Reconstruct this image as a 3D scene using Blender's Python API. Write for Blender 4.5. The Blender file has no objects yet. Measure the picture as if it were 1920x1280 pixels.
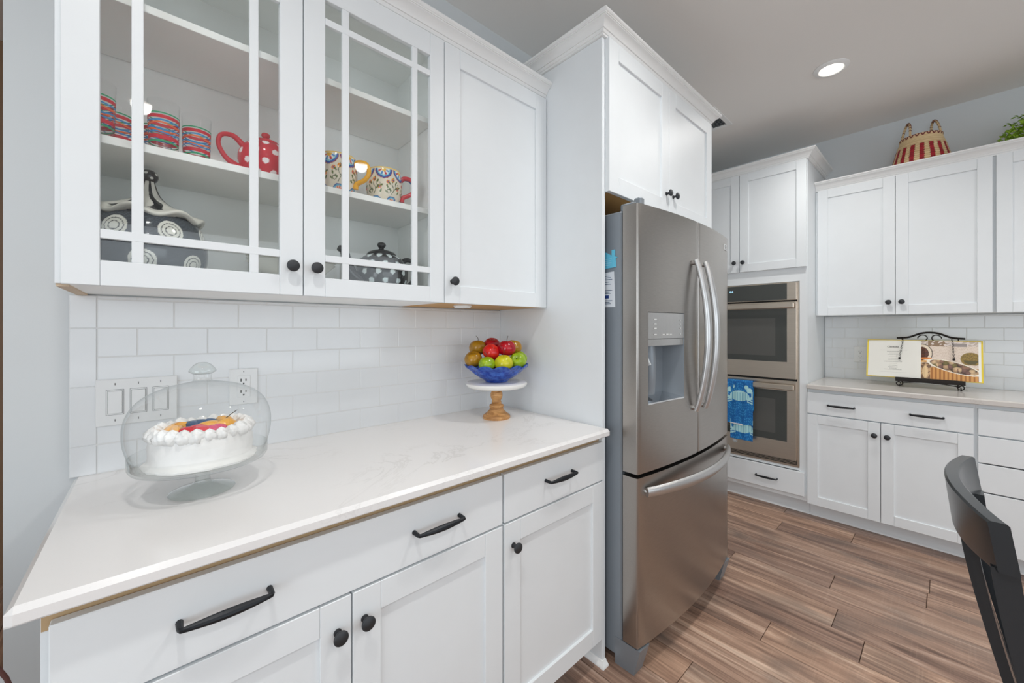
import bpy, bmesh, math, random
from mathutils import Vector, Matrix
R = math.radians; PI = math.pi; sin = math.sin; cos = math.cos
random.seed(7)
scene = bpy.context.scene
COL = scene.collection

# ------------------------------------------------------------------ camera, world, lights, exposure
FPX, CX, CY = 740.17, 971.18, 614.34            # focal length and principal point, in pixels of the 1920x1280 frame
camd = bpy.data.cameras.new('camera'); cam = bpy.data.objects.new('camera', camd); COL.objects.link(cam)
camd.sensor_width = 36.0; camd.lens = FPX / 1920 * 36.0
camd.shift_x = (960 - CX) / 1920; camd.shift_y = (CY - 640) / 1920
camd.clip_start = 0.02
cam.location = (0.1608, -1.5457, 1.3292); cam.rotation_euler = (R(90), 0, R(-42.704))
scene.camera = cam

world = bpy.data.worlds.new('world'); scene.world = world; world.use_nodes = True
bg = world.node_tree.nodes['Background']; bg.inputs[0].default_value = (0.86, 0.93, 1.0, 1); bg.inputs[1].default_value = 1.0

def area(name, loc, rot, sx, sy, power, col=(1, 1, 1)):
    d = bpy.data.lights.new(name, 'AREA'); d.shape = 'RECTANGLE'; d.size = sx; d.size_y = sy
    d.energy = power; d.color = col
    o = bpy.data.objects.new(name, d); COL.objects.link(o); o.location = loc; o.rotation_euler = rot
    return o
# daylight coming in through the windows behind the camera and through the glazed door on the far left
area('window_daylight', (1.0, -4.55, 1.55), (R(90), 0, 0), 3.6, 1.6, 36, (0.86, 0.94, 1.0))
area('window_daylight', (-2.55, -2.4, 1.45), (R(90), 0, R(-90)), 2.6, 1.9, 62, (0.86, 0.94, 1.0))
CANS = [(3.02, -1.10), (1.55, -1.25), (0.10, -1.25), (3.02, -2.7), (1.55, -2.7), (0.10, -2.7)]
CAN_POWER = 52

vs = scene.view_settings
vs.view_transform = 'Standard'; vs.look = 'None'; vs.gamma = 1.0; vs.use_curve_mapping = False
vs.exposure = -0.40
scene.cycles.max_bounces = 16; scene.cycles.diffuse_bounces = 10; scene.cycles.transparent_max_bounces = 16

# ------------------------------------------------------------------ materials
def lin(c):
    c /= 255.0
    return c / 12.92 if c <= 0.04045 else ((c + 0.055) / 1.055) ** 2.4
def S(r, g, b): return (lin(r), lin(g), lin(b))

class NT:
    def __init__(s, name):
        s.m = bpy.data.materials.new(name); s.m.use_nodes = True
        s.t = s.m.node_tree; s.n = s.t.nodes; s.b = s.n['Principled BSDF']; s.out = s.n['Material Output']
    def node(s, typ, ins=None, **kw):
        n = s.n.new(typ)
        for k, v in kw.items(): setattr(n, k, v)
        for k, v in (ins or {}).items():
            if isinstance(v, bpy.types.NodeSocket): s.t.links.new(v, n.inputs[k])
            else: n.inputs[k].default_value = v
        return n
    def link(s, a, b): s.t.links.new(a, b)
    def set(s, **kw):
        for k, v in kw.items():
            i = s.b.inputs[k.replace('_', ' ')]
            if isinstance(v, bpy.types.NodeSocket): s.link(v, i)
            else: i.default_value = v
    def coord(s, scale=(1, 1, 1), kind='Object', loc=None):
        tc = s.node('ShaderNodeTexCoord')
        mp = s.node('ShaderNodeMapping', {'Vector': tc.outputs[kind], 'Scale': scale})
        if loc is not None: s.link(loc, mp.inputs['Location'])
        return mp.outputs[0]
    def noise(s, vec, scale, detail=4, rough=.55, dist=0):
        return s.node('ShaderNodeTexNoise', {'Vector': vec, 'Scale': scale, 'Detail': detail, 'Roughness': rough, 'Distortion': dist}).outputs['Fac']
    def ramp(s, fac, stops):
        r = s.node('ShaderNodeValToRGB', {'Fac': fac}); e = r.color_ramp.elements
        while len(e) < len(stops): e.new(0.5)
        for i, (p, c) in enumerate(stops): e[i].position = p; e[i].color = (*c, 1)
        return r.outputs['Color']
    def mix(s, fac, a, b, mode='MIX'):
        n = s.node('ShaderNodeMix', data_type='RGBA', blend_type=mode)
        for k, v in ((0, fac), (6, a), (7, b)):
            if isinstance(v, bpy.types.NodeSocket): s.link(v, n.inputs[k])
            else: n.inputs[k].default_value = (*v, 1) if isinstance(v, tuple) and len(v) == 3 else v
        return n.outputs[2]
    def bump(s, h, strength=.2, dist=.01):
        s.link(s.node('ShaderNodeBump', {'Height': h, 'Strength': strength, 'Distance': dist}).outputs[0], s.b.inputs['Normal'])

MAT = {}
def plain(name, col, rough=.5, metal=0, bump=0, bscale=300, **kw):
    t = NT(name); t.set(Base_Color=(*col, 1), Roughness=rough, Metallic=metal, **kw)
    v = t.coord()
    n = t.noise(v, 9 if not bump else bscale, 3)
    c = t.mix(n, tuple(x * .975 for x in col), tuple(min(1, x * 1.02) for x in col))
    t.link(c, t.b.inputs['Base Color'])
    if bump: t.bump(n, bump, .001)
    MAT[name] = t.m; return t.m

plain('paint_white', (.78, .812, .832), .42)
plain('paint_inside', (.93, .945, .935), .45)
plain('wall_paint', S(208, 212, 214), .7, bump=.06, bscale=500)
plain('ceiling_paint', (.82, .80, .775), .9, bump=.1, bscale=260)
plain('trim_white', (.83, .835, .83), .4)
plain('tile_white', (.78, .80, .815), .1)
plain('grout', (.74, .745, .74), .85, bump=.2, bscale=600)
plain('gap_shade_brown', S(188, 160, 122), .6)  # brown shade of the gap under the worktop, as a colour
plain('pale_wood', S(208, 186, 160), .6)
plain('under_wood', S(206, 160, 100), .6)
plain('black_metal', (.028, .030, .034), .42, .75, bump=.15, bscale=700)
plain('knob_metal', (.050, .053, .058), .5, .6, bump=.25, bscale=900)
plain('iron', (.022, .018, .016), .5, .6, bump=.3, bscale=400)
plain('plastic_white', (.80, .81, .81), .35)
plain('slot_dark', (.02, .02, .02), .6)
plain('fridge_side', S(142, 150, 158), .45, .35, bump=.1, bscale=900)
plain('fridge_plastic', S(140, 147, 154), .4, .4)
plain('gasket', S(58, 62, 66), .6)
plain('oven_black', (.060, .064, .060), .2, bump=.04, bscale=600)
plain('oven_window', (.095, .094, .088), .26)
plain('dark_gap', (.02, .02, .02), .7)
plain('chair_black', (.018, .022, .026), .22, bump=.06, bscale=700)
plain('chrome', (.80, .81, .82), .12, 1)
plain('frosting', (.86, .86, .85), .55, bump=.25, bscale=60)
plain('peach', S(238, 176, 78), .12)
plain('strawberry', S(214, 44, 58), .12)
plain('raspberry', S(214, 70, 112), .12)
plain('blueberry', S(70, 96, 130), .12)
plain('stem_dark', S(58, 46, 32), .7)
plain('book_cover', S(226, 200, 60), .5)
plain('page_edge', S(238, 234, 224), .8)
plain('cord_brown', S(92, 52, 44), .5)
plain('chair_fabric', (.78, .785, .79), .8, bump=.3, bscale=500)
plain('hall_wood', S(150, 120, 92), .5)
plain('pot', S(150, 100, 70), .7)
plain('handle_tan', S(214, 186, 140), .6, bump=.3, bscale=300)
plain('maroon', S(96, 18, 28), .6)
plain('yellow_glaze', S(238, 172, 30), .15)
plain('red_glaze', S(206, 52, 66), .12)
plain('blue_glaze', S(44, 96, 170), .15)
plain('black_glaze', (.02, .022, .024), .1)
plain('cream_glaze', S(234, 226, 208), .18)
plain('stone_white', S(232, 232, 228), .2)
plain('china', S(226, 224, 214), .2)
plain('band_green', S(40, 160, 110), .2)
plain('band_red', S(206, 34, 56), .2)
plain('band_blue', S(40, 140, 200), .2)
plain('band_orange', S(232, 110, 60), .2)
plain('note_paper', S(224, 230, 236), .8)
plain('note_ink', S(70, 90, 120), .8)
plain('note_blue', S(30, 62, 130), .8)
plain('magnet_blue', S(104, 196, 226), .5)
plain('magnet_print', S(220, 244, 252), .5)
plain('icon_white', S(214, 216, 214), .5)
plain('badge', S(216, 219, 220), .35)

def emis(name, col, s):
    t = NT(name); t.set(Base_Color=(*col, 1), Emission_Color=(*col, 1), Emission_Strength=s); MAT[name] = t.m
emis('lamp_lens', (1.0, .93, .82), 9)
emis('clock', (.45, .8, 1.0), 1.3)

def steel(name, col, rough, axis):
    t = NT(name); sc = [6, 6, 6]; sc[axis] = .12
    n = t.noise(t.coord(tuple(x * 60 for x in sc)), 1.0, 3)
    t.set(Base_Color=t.ramp(n, [(.2, tuple(x * .93 for x in col)), (.8, tuple(min(1, x * 1.05) for x in col))]), Metallic=1.0, Roughness=rough)
    t.bump(n, .03, .001); MAT[name] = t.m
steel('steel', (.42, .395, .37), .29, 0)
steel('steel_vert', (.62, .61, .60), .27, 2)
steel('steel_handle', (.60, .60, .60), .36, 2)
steel('steel_warm', (.66, .575, .485), .3, 1)

def wood_floor():
    t = NT('plank_wood')
    oi = t.node('ShaderNodeObjectInfo')
    off = t.node('ShaderNodeCombineXYZ', {0: t.node('ShaderNodeMath', {0: oi.outputs['Random'], 1: 37.0}, operation='MULTIPLY').outputs[0],
                                          1: t.node('ShaderNodeMath', {0: oi.outputs['Random'], 1: 91.0}, operation='MULTIPLY').outputs[0]}).outputs[0]
    fine = t.noise(t.coord((90, 2.2, 20), loc=off), 1.0, 6, .6, .35)
    ring = t.noise(t.coord((11, .75, 3), loc=off), 1.0, 5, .62, 2.2)
    blot = t.noise(t.coord((5, 2.6, 3), loc=off), 1.0, 3, .5, .5)
    saw = t.noise(t.coord((3, 110, 3), loc=off), 1.0, 2, .5)
    c = t.ramp(ring, [(.28, S(98, 78, 68)), (.43, S(154, 129, 114)), (.56, S(188, 162, 144)), (.72, S(226, 208, 192))])
    c = t.mix(t.ramp(fine, [(.32, (0, 0, 0)), (.62, (1, 1, 1))]), t.mix(.5, c, S(96, 78, 68)), c)
    c = t.mix(t.ramp(blot, [(.52, (0, 0, 0)), (.74, (.7, .7, .7))]), c, S(104, 98, 94))
    c = t.mix(t.ramp(saw, [(.55, (0, 0, 0)), (.72, (.09, .09, .09))]), c, S(222, 204, 188))
    tone = t.ramp(oi.outputs['Random'], [(0, S(196, 180, 172)), (.35, S(238, 222, 208)), (.7, S(255, 236, 218)), (1, S(206, 196, 192))])
    c = t.mix(1.0, c, tone, 'MULTIPLY')
    c = t.mix(1.0, c, (1.20, 1.27, 1.36), 'MULTIPLY')
    t.set(Base_Color=c, Roughness=t.ramp(fine, [(.2, (.36,) * 3), (.8, (.5,) * 3)]))
    t.bump(fine, .22, .002); MAT['plank_wood'] = t.m
wood_floor()
def quartz(name, base, vein):
    t = NT(name)
    w = t.noise(t.coord((1.5, 2.4, 1.5)), 1.4, 7, .62, 1.1)
    v = t.node('ShaderNodeMath', {0: w, 1: .5}, operation='SUBTRACT').outputs[0]
    v = t.node('ShaderNodeMath', {0: v}, operation='ABSOLUTE').outputs[0]
    gate = t.noise(t.coord((1.1, 1.1, 1)), 2.1, 2)
    f = t.ramp(v, [(0, (.5,) * 3), (.013, (.0,) * 3)])
    f = t.mix(t.ramp(gate, [(.45, (0, 0, 0)), (.62, (1, 1, 1))]), (0., 0., 0.), f)
    sp = t.noise(t.coord((1, 1, 1)), 260, 2)
    c = t.mix(f, base, vein)
    c = t.mix(t.ramp(sp, [(.62, (0, 0, 0)), (.75, (.12,) * 3)]), c, vein)
    t.set(Base_Color=c, Roughness=.16); MAT[name] = t.m
quartz('quartz_white', (.80, .79, .785), (.60, .585, .57))
quartz('quartz_grey', S(206, 201, 196), S(190, 184, 178))
quartz('marble', S(232, 230, 226), S(120, 116, 112))
def turned_wood():
    t = NT('turned_wood')
    n = t.noise(t.coord((14, 14, 60)), 1.0, 5, .6, 1.2); k = t.noise(t.coord((30, 30, 30)), 1.0, 2)
    c = t.ramp(n, [(.3, S(138, 88, 44)), (.55, S(198, 146, 88)), (.75, S(222, 178, 122))])
    c = t.mix(t.ramp(k, [(.66, (0, 0, 0)), (.72, (.7, .7, .7))]), c, S(110, 62, 26))
    t.set(Base_Color=c, Roughness=.5); MAT['turned_wood'] = t.m
turned_wood()
def vcol(name, rough, bump=0, bscale=300, coat=0):
    t = NT(name); a = t.node('ShaderNodeVertexColor', layer_name='Col')
    t.set(Base_Color=a.outputs[0], Roughness=rough, Coat_Weight=coat)
    if bump: t.bump(t.noise(t.coord(), bscale, 3), bump, .002)
    MAT[name] = t.m
vcol('glaze_print', .12); vcol('paper_print', .55); vcol('cloth_print', .85, .3, 500); vcol('weave_print', .7, .5, 220)
def thin_glass(name, tint, edge, refl=1.0):
    t = NT(name); t.n.remove(t.b)
    tr = t.node('ShaderNodeBsdfTransparent'); gl = t.node('ShaderNodeBsdfGlossy', {'Roughness': .02})
    lw = t.node('ShaderNodeLayerWeight', {'Blend': .35})
    pw = t.node('ShaderNodeMath', {0: lw.outputs['Facing'], 1: 5.0}, operation='POWER').outputs[0]
    col = t.mix(pw, tint, edge); t.link(col, tr.inputs[0])
    f5 = t.node('ShaderNodeMath', {0: t.node('ShaderNodeLayerWeight', {'Blend': .5}).outputs['Facing'], 1: 5.0}, operation='POWER').outputs[0]
    fac = t.node('ShaderNodeMath', {0: f5, 1: .9 * refl, 2: .04 * refl}, operation='MULTIPLY_ADD').outputs[0]
    mx = t.node('ShaderNodeMixShader', {0: fac, 1: tr.outputs[0], 2: gl.outputs[0]})
    t.link(mx.outputs[0], t.out.inputs[0]); MAT[name] = t.m
thin_glass('pane_glass', (.985, .992, .988), (.93, .96, .945), 1.0)
thin_glass('clear_glass', (.992, .996, .994), (.66, .73, .72), 1.0)
def blue_glass():
    t = NT('blue_glass'); t.set(Base_Color=(.012, .075, .62, 1), Roughness=.05, Transmission_Weight=.55, IOR=1.35)
    n = t.noise(t.coord((1, 1, 1)), 60, 2); t.link(t.ramp(n, [(.35, (.02, .08, .55)), (.7, (.12, .32, .95))]), t.b.inputs['Base Color']); MAT['blue_glass'] = t.m
blue_glass()
thin_glass('solid_glass', (.955, .975, .968), (.42, .50, .48), 1.7)
def apple_mat(name, a, b, c):
    t = NT(name); n = t.noise(t.coord((14, 14, 9)), 1.0, 4, .6, .6)
    t.set(Base_Color=t.ramp(n, [(.3, a), (.5, b), (.72, c)]), Roughness=.16); MAT[name] = t.m
apple_mat('apple_red', S(120, 10, 24), S(176, 16, 34), S(206, 40, 44))
apple_mat('apple_scarlet', S(170, 20, 26), S(206, 34, 30), S(222, 70, 50))
apple_mat('apple_green', S(110, 140, 20), S(150, 180, 30), S(180, 200, 60))
apple_mat('apple_yellow', S(170, 170, 20), S(206, 200, 34), S(222, 206, 60))
apple_mat('apple_russet', S(136, 96, 16), S(172, 126, 28), S(190, 148, 50))
def leaf_mat():
    t = NT('leaf'); n = t.noise(t.coord(), 40, 3)
    t.set(Base_Color=t.ramp(n, [(.3, S(96, 132, 28)), (.6, S(150, 188, 52)), (.8, S(190, 216, 90))]), Roughness=.5); MAT['leaf'] = t.m
leaf_mat()

# ------------------------------------------------------------------ mesh helpers
class MB:
    """collects geometry; build() links it as one mesh object. Vertices are given in world coordinates."""
    def __init__(s): s.v = []; s.f = []; s.mi = []; s.col = None
    def add(s, vs_, fs_, mi=0):
        o = len(s.v); s.v += [tuple(p) for p in vs_]
        for f in fs_: s.f.append([i + o for i in f]); s.mi.append(mi)
        return s
    def box(s, x0, x1, y0, y1, z0, z1, bev=0.0, mi=0):
        x0, x1 = min(x0, x1), max(x0, x1); y0, y1 = min(y0, y1), max(y0, y1); z0, z1 = min(z0, z1), max(z0, z1)
        if bev <= 0:
            vv = [(x, y, z) for z in (z0, z1) for y in (y0, y1) for x in (x0, x1)]
            return s.add(vv, [(0, 2, 3, 1), (4, 5, 7, 6), (0, 1, 5, 4), (2, 6, 7, 3), (0, 4, 6, 2), (1, 3, 7, 5)], mi)
        b = min(bev, (x1 - x0) * .45, (y1 - y0) * .45, (z1 - z0) * .45)
        lo = (x0, y0, z0); hi = (x1, y1, z1); vv = []; idx = {}
        for sx in (0, 1):
            for sy in (0, 1):
                for sz in (0, 1):
                    for ax in range(3):
                        p = []
                        for k, sg in enumerate((sx, sy, sz)):
                            e = hi[k] if sg else lo[k]
                            p.append(e if k == ax else (e - b if sg else e + b))
                        idx[(sx, sy, sz, ax)] = len(vv); vv.append(tuple(p))
        fs = []
        for ax in range(3):
            o1, o2 = [k for k in range(3) if k != ax]
            for sg in (0, 1):
                q = []
                for a, c in ((0, 0), (1, 0), (1, 1), (0, 1)):
                    t = [0, 0, 0]; t[ax] = sg; t[o1] = a; t[o2] = c; q.append(idx[(*t, ax)])
                fs.append(q)
            for a in (0, 1):                       # edges parallel to ax
                for c in (0, 1):
                    t0 = [0, 0, 0]; t0[o1] = a; t0[o2] = c; t1 = list(t0); t1[ax] = 1
                    fs.append([idx[(*t0, o1)], idx[(*t0, o2)], idx[(*t1, o2)], idx[(*t1, o1)]])
        for sx in (0, 1):
            for sy in (0, 1):
                for sz in (0, 1): fs.append([idx[(sx, sy, sz, k)] for k in range(3)])
        return s.add(vv, fs, mi)
    def prism(s, poly, axis, a, b, mi=0):
        """poly: 2-D points in the plane normal to axis (order of the remaining axes x<y<z)"""
        n = len(poly)
        def P(p, h):
            return (h, p[0], p[1]) if axis == 0 else (p[0], h, p[1]) if axis == 1 else (p[0], p[1], h)
        vv = [P(p, a) for p in poly] + [P(p, b) for p in poly]
        return s.add(vv, [list(range(n))[::-1], list(range(n, 2 * n))] + [[i, (i + 1) % n, n + (i + 1) % n, n + i] for i in range(n)], mi)
    def lathe(s, prof, c, n=32, mi=0, rf=None, zf=None, ax=None):
        """prof [(r,z)] around a vertical axis through c (or along direction ax)"""
        o = Vector(c); vv = []; fs = []; m = len(prof)
        M3 = Matrix.Identity(3)
        if ax is not None: M3 = Vector((0, 0, 1)).rotation_difference(Vector(ax).normalized()).to_matrix()
        for j, (r, z) in enumerate(prof):
            for i in range(n):
                a = 2 * PI * i / n
                rr = r * (rf(a, z, j) if rf else 1); zz = z + (zf(a, r, j) if zf else 0)
                vv.append(o + M3 @ Vector((rr * cos(a), rr * sin(a), zz)))
        for j in range(m - 1):
            for i in range(n):
                k = (i + 1) % n
                fs.append([j * n + i, j * n + k, (j + 1) * n + k, (j + 1) * n + i])
        if prof[0][0] > 1e-6: fs.append(list(range(n))[::-1])
        if prof[-1][0] > 1e-6: fs.append([(m - 1) * n + i for i in range(n)])
        return s.add(vv, fs, mi)
    def tube(s, pts, rad, n=10, mi=0, cap=True, flat=None, closed=False):
        pts = [Vector(p) for p in pts]; m = len(pts); vv = []; fs = []; up = None
        for i, p in enumerate(pts):
            if closed: d = pts[(i + 1) % m] - pts[i - 1]
            else: d = pts[min(i + 1, m - 1)] - pts[max(i - 1, 0)]
            d.normalize()
            if up is None: up = Vector((0, 0, 1)) if abs(d.z) < .9 else Vector((0, 1, 0))
            sd = d.cross(up); sd = sd.normalized() if sd.length > 1e-6 else Vector((1, 0, 0))
            up = sd.cross(d).normalized()
            r = rad[i] if isinstance(rad, (list, tuple)) else rad
            for k in range(n):
                a = 2 * PI * k / n
                vv.append(p + sd * (r * cos(a) * (flat or 1)) + up * (r * sin(a)))
        for i in range(m if closed else m - 1):
            for k in range(n):
                q = (k + 1) % n; i2 = (i + 1) % m
                fs.append([i * n + k, i * n + q, i2 * n + q, i2 * n + k])
        if cap and not closed: fs.append(list(range(n))[::-1]); fs.append([(m - 1) * n + k for k in range(n)])
        return s.add(vv, fs, mi)
    def sweep(s, path, prof, z0, mi=0):
        """profile (outward, up) swept along a 2-D path with mitred corners; outward is right of the direction of travel"""
        P = [Vector(p) for p in path]; m = len(P); vv = []; k = len(prof)
        for i in range(m):
            ds = []
            if i > 0: ds.append((P[i] - P[i - 1]).normalized())
            if i < m - 1: ds.append((P[i + 1] - P[i]).normalized())
            ns = [Vector((d.y, -d.x)) for d in ds]
            nn = sum(ns, Vector((0, 0))); nn = nn / nn.length_squared * (1 if len(ns) == 1 else 2) if nn.length > 1e-6 else ns[0]
            if len(ns) == 1: nn = ns[0]
            for o_, u_ in prof: vv.append((P[i].x + nn.x * o_, P[i].y + nn.y * o_, z0 + u_))
        fs = []
        for i in range(m - 1):
            for j in range(k):
                q = (j + 1) % k; fs.append([i * k + j, i * k + q, (i + 1) * k + q, (i + 1) * k + j])
        fs.append(list(range(k))[::-1]); fs.append([(m - 1) * k + j for j in range(k)])
        return s.add(vv, fs, mi)
    def grid(s, fn, nu, nv, mi=0):
        vv = [fn(i / nu, j / nv) for j in range(nv + 1) for i in range(nu + 1)]; w = nu + 1
        return s.add(vv, [[j * w + i, j * w + i + 1, (j + 1) * w + i + 1, (j + 1) * w + i] for j in range(nv) for i in range(nu)], mi)
    def build(s, name, mats, parent=None, smooth=35, base=None, recalc=True, paint=None):
        if isinstance(mats, str): mats = [mats]
        if parent is not None: o = parent.get('_o', None); org = Vector(o) if o is not None else Vector((0, 0, 0))
        elif base is not None: org = Vector(base)
        else:
            xs = [p[0] for p in s.v]; ys = [p[1] for p in s.v]; zs = [p[2] for p in s.v]
            org = Vector(((min(xs) + max(xs)) / 2, (min(ys) + max(ys)) / 2, min(zs)))
        me = bpy.data.meshes.new(name)
        me.from_pydata([tuple(Vector(p) - org) for p in s.v], [], s.f)
        for m in mats: me.materials.append(MAT[m])
        me.polygons.foreach_set('material_index', s.mi)
        if recalc:
            bm = bmesh.new(); bm.from_mesh(me); bmesh.ops.recalc_face_normals(bm, faces=bm.faces); bm.to_mesh(me); bm.free()
        if smooth:
            me.polygons.foreach_set('use_smooth', [True] * len(me.polygons)); me.set_sharp_from_angle(angle=R(smooth))
        if paint:
            a = me.color_attributes.new('Col', 'FLOAT_COLOR', 'POINT')
            flat = []
            for p in s.v: flat += [*paint(p), 1.0]
            a.data.foreach_set('color', flat)
        ob = bpy.data.objects.new(name, me); COL.objects.link(ob)
        if parent is not None: ob.parent = parent
        else: ob.location = org
        ob['_o'] = tuple(org)
        return ob

def thing(name, loc, label, cat, group=None):
    o = bpy.data.objects.new(name, None); COL.objects.link(o); o.location = loc; o.empty_display_size = .05
    o['_o'] = tuple(loc); tag(o, label, cat, group); return o
def tag(o, label, cat, group=None):
    o['label'] = label; o['category'] = cat
    if group: o['group'] = group
    return o
def struct(o): o['kind'] = 'structure'; return o
def inst(name, src, loc, parent):
    """a further part that shares the mesh of src; loc is the world shift from src"""
    o = bpy.data.objects.new(name, src.data); COL.objects.link(o); o.parent = parent
    po = Vector(parent.get('_o', (0, 0, 0))); so = Vector(src['_o'])
    o.location = so + Vector(loc) - po; o['_o'] = tuple(so + Vector(loc)); return o
def spline(pts, n=8):
    P = [Vector(p) for p in pts]; out = []
    for i in range(len(P) - 1):
        p0 = P[max(i - 1, 0)]; p1 = P[i]; p2 = P[i + 1]; p3 = P[min(i + 2, len(P) - 1)]
        for k in range(n):
            t = k / n
            out.append(.5 * ((2 * p1) + (p2 - p0) * t + (2 * p0 - 5 * p1 + 4 * p2 - p3) * t * t + (3 * p1 - p0 - 3 * p2 + p3) * t ** 3))
    out.append(P[-1]); return out
def text_mesh(name, body, size, mat, M4, parent, extrude=.0004, sx=1.0):
    cu = bpy.data.curves.new(name, 'FONT'); cu.body = body; cu.size = size; cu.align_x = 'CENTER'; cu.align_y = 'CENTER'; cu.extrude = extrude; cu.space_character = 1.0
    tmp = bpy.data.objects.new(name, cu); COL.objects.link(tmp)
    me = bpy.data.meshes.new_from_object(tmp.evaluated_get(bpy.context.evaluated_depsgraph_get()))
    bpy.data.objects.remove(tmp); bpy.data.curves.remove(cu)
    po = Vector(parent.get('_o', (0, 0, 0)))
    me.transform(M4 @ Matrix.Diagonal((sx, 1, 1, 1))); me.transform(Matrix.Translation(-po)); me.name = name
    me.materials.clear(); me.materials.append(MAT[mat])
    o = bpy.data.objects.new(name, me); COL.objects.link(o); o.parent = parent; o['_o'] = tuple(po); return o
def frame4(o, x, y):                       # matrix with the given origin, x axis and y axis
    x = Vector(x).normalized(); y = Vector(y).normalized(); z = x.cross(y)
    m = Matrix((x, y, z)).transposed().to_4x4(); m.translation = Vector(o); return m

# frames of the two cabinet walls: (u along the wall to the right, d out from the wall, z up) -> world
XB = 4.103
def TA(u, d, z): return (u, -d, z)
def TB(u, d, z): return (XB - d, -u, z)
def bx(m, T, u0, u1, d0, d1, z0, z1, bev=0.0, mi=0):
    a = T(u0, d0, z0); b = T(u1, d1, z1); return m.box(a[0], b[0], a[1], b[1], a[2], b[2], bev, mi)

# ------------------------------------------------------------------ the room
ZCEIL = 2.82; ZCT = 0.939
XW0, YW0 = -2.6, -4.6                      # the far ends of the room behind the camera
m = MB(); m.box(XW0 - .1, XB + .1, YW0 - .1, 1.9, -.12, -.012)
floor = struct(m.build('floor', 'dark_gap', base=(0, 0, -.12), smooth=0))
m = MB(); m.box(XW0 - .1, XB + .1, YW0 - .1, 1.9, ZCEIL, ZCEIL + .1)
ceiling = struct(m.build('ceiling', 'ceiling_paint', base=(0, 0, ZCEIL), smooth=0))
m = MB(); m.box(-.107, XB + .12, 0, .12, -.012, ZCEIL)
wall_left = struct(m.build('wall_left', 'wall_paint', base=(0, 0, 0), smooth=0))
m = MB(); m.box(XB, XB + .12, YW0, 0, -.012, ZCEIL)
wall_right = struct(m.build('wall_right', 'wall_paint', base=(0, 0, 0), smooth=0))
m = MB()                                   # wall behind the camera with a wide window
m.box(XW0, -.85, YW0 - .12, YW0, -.012, ZCEIL); m.box(2.85, XB, YW0 - .12, YW0, -.012, ZCEIL)
m.box(-.85, 2.85, YW0 - .12, YW0, -.012, .72); m.box(-.85, 2.85, YW0 - .12, YW0, 2.38, ZCEIL)
struct(m.build('wall_front', 'wall_paint', base=(0, YW0, 0), smooth=0))
m = MB()                                   # side wall with a glazed door
m.box(XW0 - .12, XW0, YW0, -3.75, -.012, ZCEIL); m.box(XW0 - .12, XW0, -1.05, 1.9, -.012, ZCEIL); m.box(XW0 - .12, XW0, -3.75, -1.05, 2.45, ZCEIL); m.box(XW0 - .12, XW0, -3.75, -1.05, -.012, .45)
struct(m.build('wall_side', 'wall_paint', base=(XW0, 0, 0), smooth=0))
m = MB(); m.box(XW0, .0, 1.78, 1.9, -.012, ZCEIL); m.box(-.107, .013, .12, 1.78, -.012, ZCEIL)
struct(m.build('wall_hall', 'hall_wood', base=(0, 1.8, 0), smooth=0))
def window(n, u0, u1, z0, z1, put, cols):
    w = MB(); t = .05
    for a, b, c, d in [(u0, u1, z0, z0 + t), (u0, u1, z1 - t, z1), (u0, u0 + t, z0, z1), (u1 - t, u1, z0, z1)] + [(u0 + (u1 - u0) * k / cols - .025, u0 + (u1 - u0) * k / cols + .025, z0, z1) for k in range(1, cols)] + [(u0, u1, (z0 + z1) / 2 - .02, (z0 + z1) / 2 + .02)]:
        put(w, a, b, c, d)
    return struct(w.build('window_%d' % n, 'trim_white', smooth=0))
window(1, -.85, 2.85, .72, 2.38, lambda w, a, b, c, d: w.box(a, b, YW0 - .10, YW0 + .03, c, d), 4)
window(2, -3.75, -1.05, .45, 2.45, lambda w, a, b, c, d: w.box(XW0 - .10, XW0 + .03, a, b, c, d), 3)

# planks of the wood floor, running along the wall with the ovens
PW = .1595; GAP = .0022
ENDS = {3.175: -.786, 2.856: -1.483, 2.6965: -1.142, 2.537: -.698, 2.218: -1.312, 2.0585: -1.009, 3.3345: -1.148}
pm = {}
def plank(x0, x1, y0, y1):
    key = (round(x1 - x0, 4), round(y1 - y0, 3))
    if key not in pm:
        w = MB(); hx, hy = (x1 - x0) / 2 - GAP / 2, (y1 - y0) / 2 - GAP / 2
        w.box(-hx, hx, -hy, hy, -.012, 0, .0016)
        o = w.build('plank', 'plank_wood', base=(0, 0, 0), smooth=0); pm[key] = o.data; COL.objects.unlink(o); bpy.data.objects.remove(o)
    o = bpy.data.objects.new('plank', pm[key]); COL.objects.link(o); o.parent = floor
    o.location = Vector(((x0 + x1) / 2, (y0 + y1) / 2, 0)) - Vector(floor['_o'])
rng = random.Random(3)
k = 0; xl = 3.175 - PW * 37
while xl < XB - .01:
    x0 = max(xl, XW0); x1 = min(xl + PW, XB)
    key = [e for e in ENDS if abs(e - xl) < .02]
    e0 = ENDS[key[0]] if key else -rng.uniform(.2, 1.6)
    cuts = [e0]
    L_ = 1.83
    while cuts[-1] > YW0: cuts.append(cuts[-1] - L_)
    cuts = cuts[::-1] + [e0 + L_, e0 + 2 * L_]
    ymax = 1.78 if xl < -.107 else 0.0
    for a, b in zip(cuts, cuts[1:]):
        a = max(a, YW0); b = min(b, ymax)
        if b - a > .02 and x1 - x0 > .02: plank(x0, x1, a, b)
    xl += PW

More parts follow.
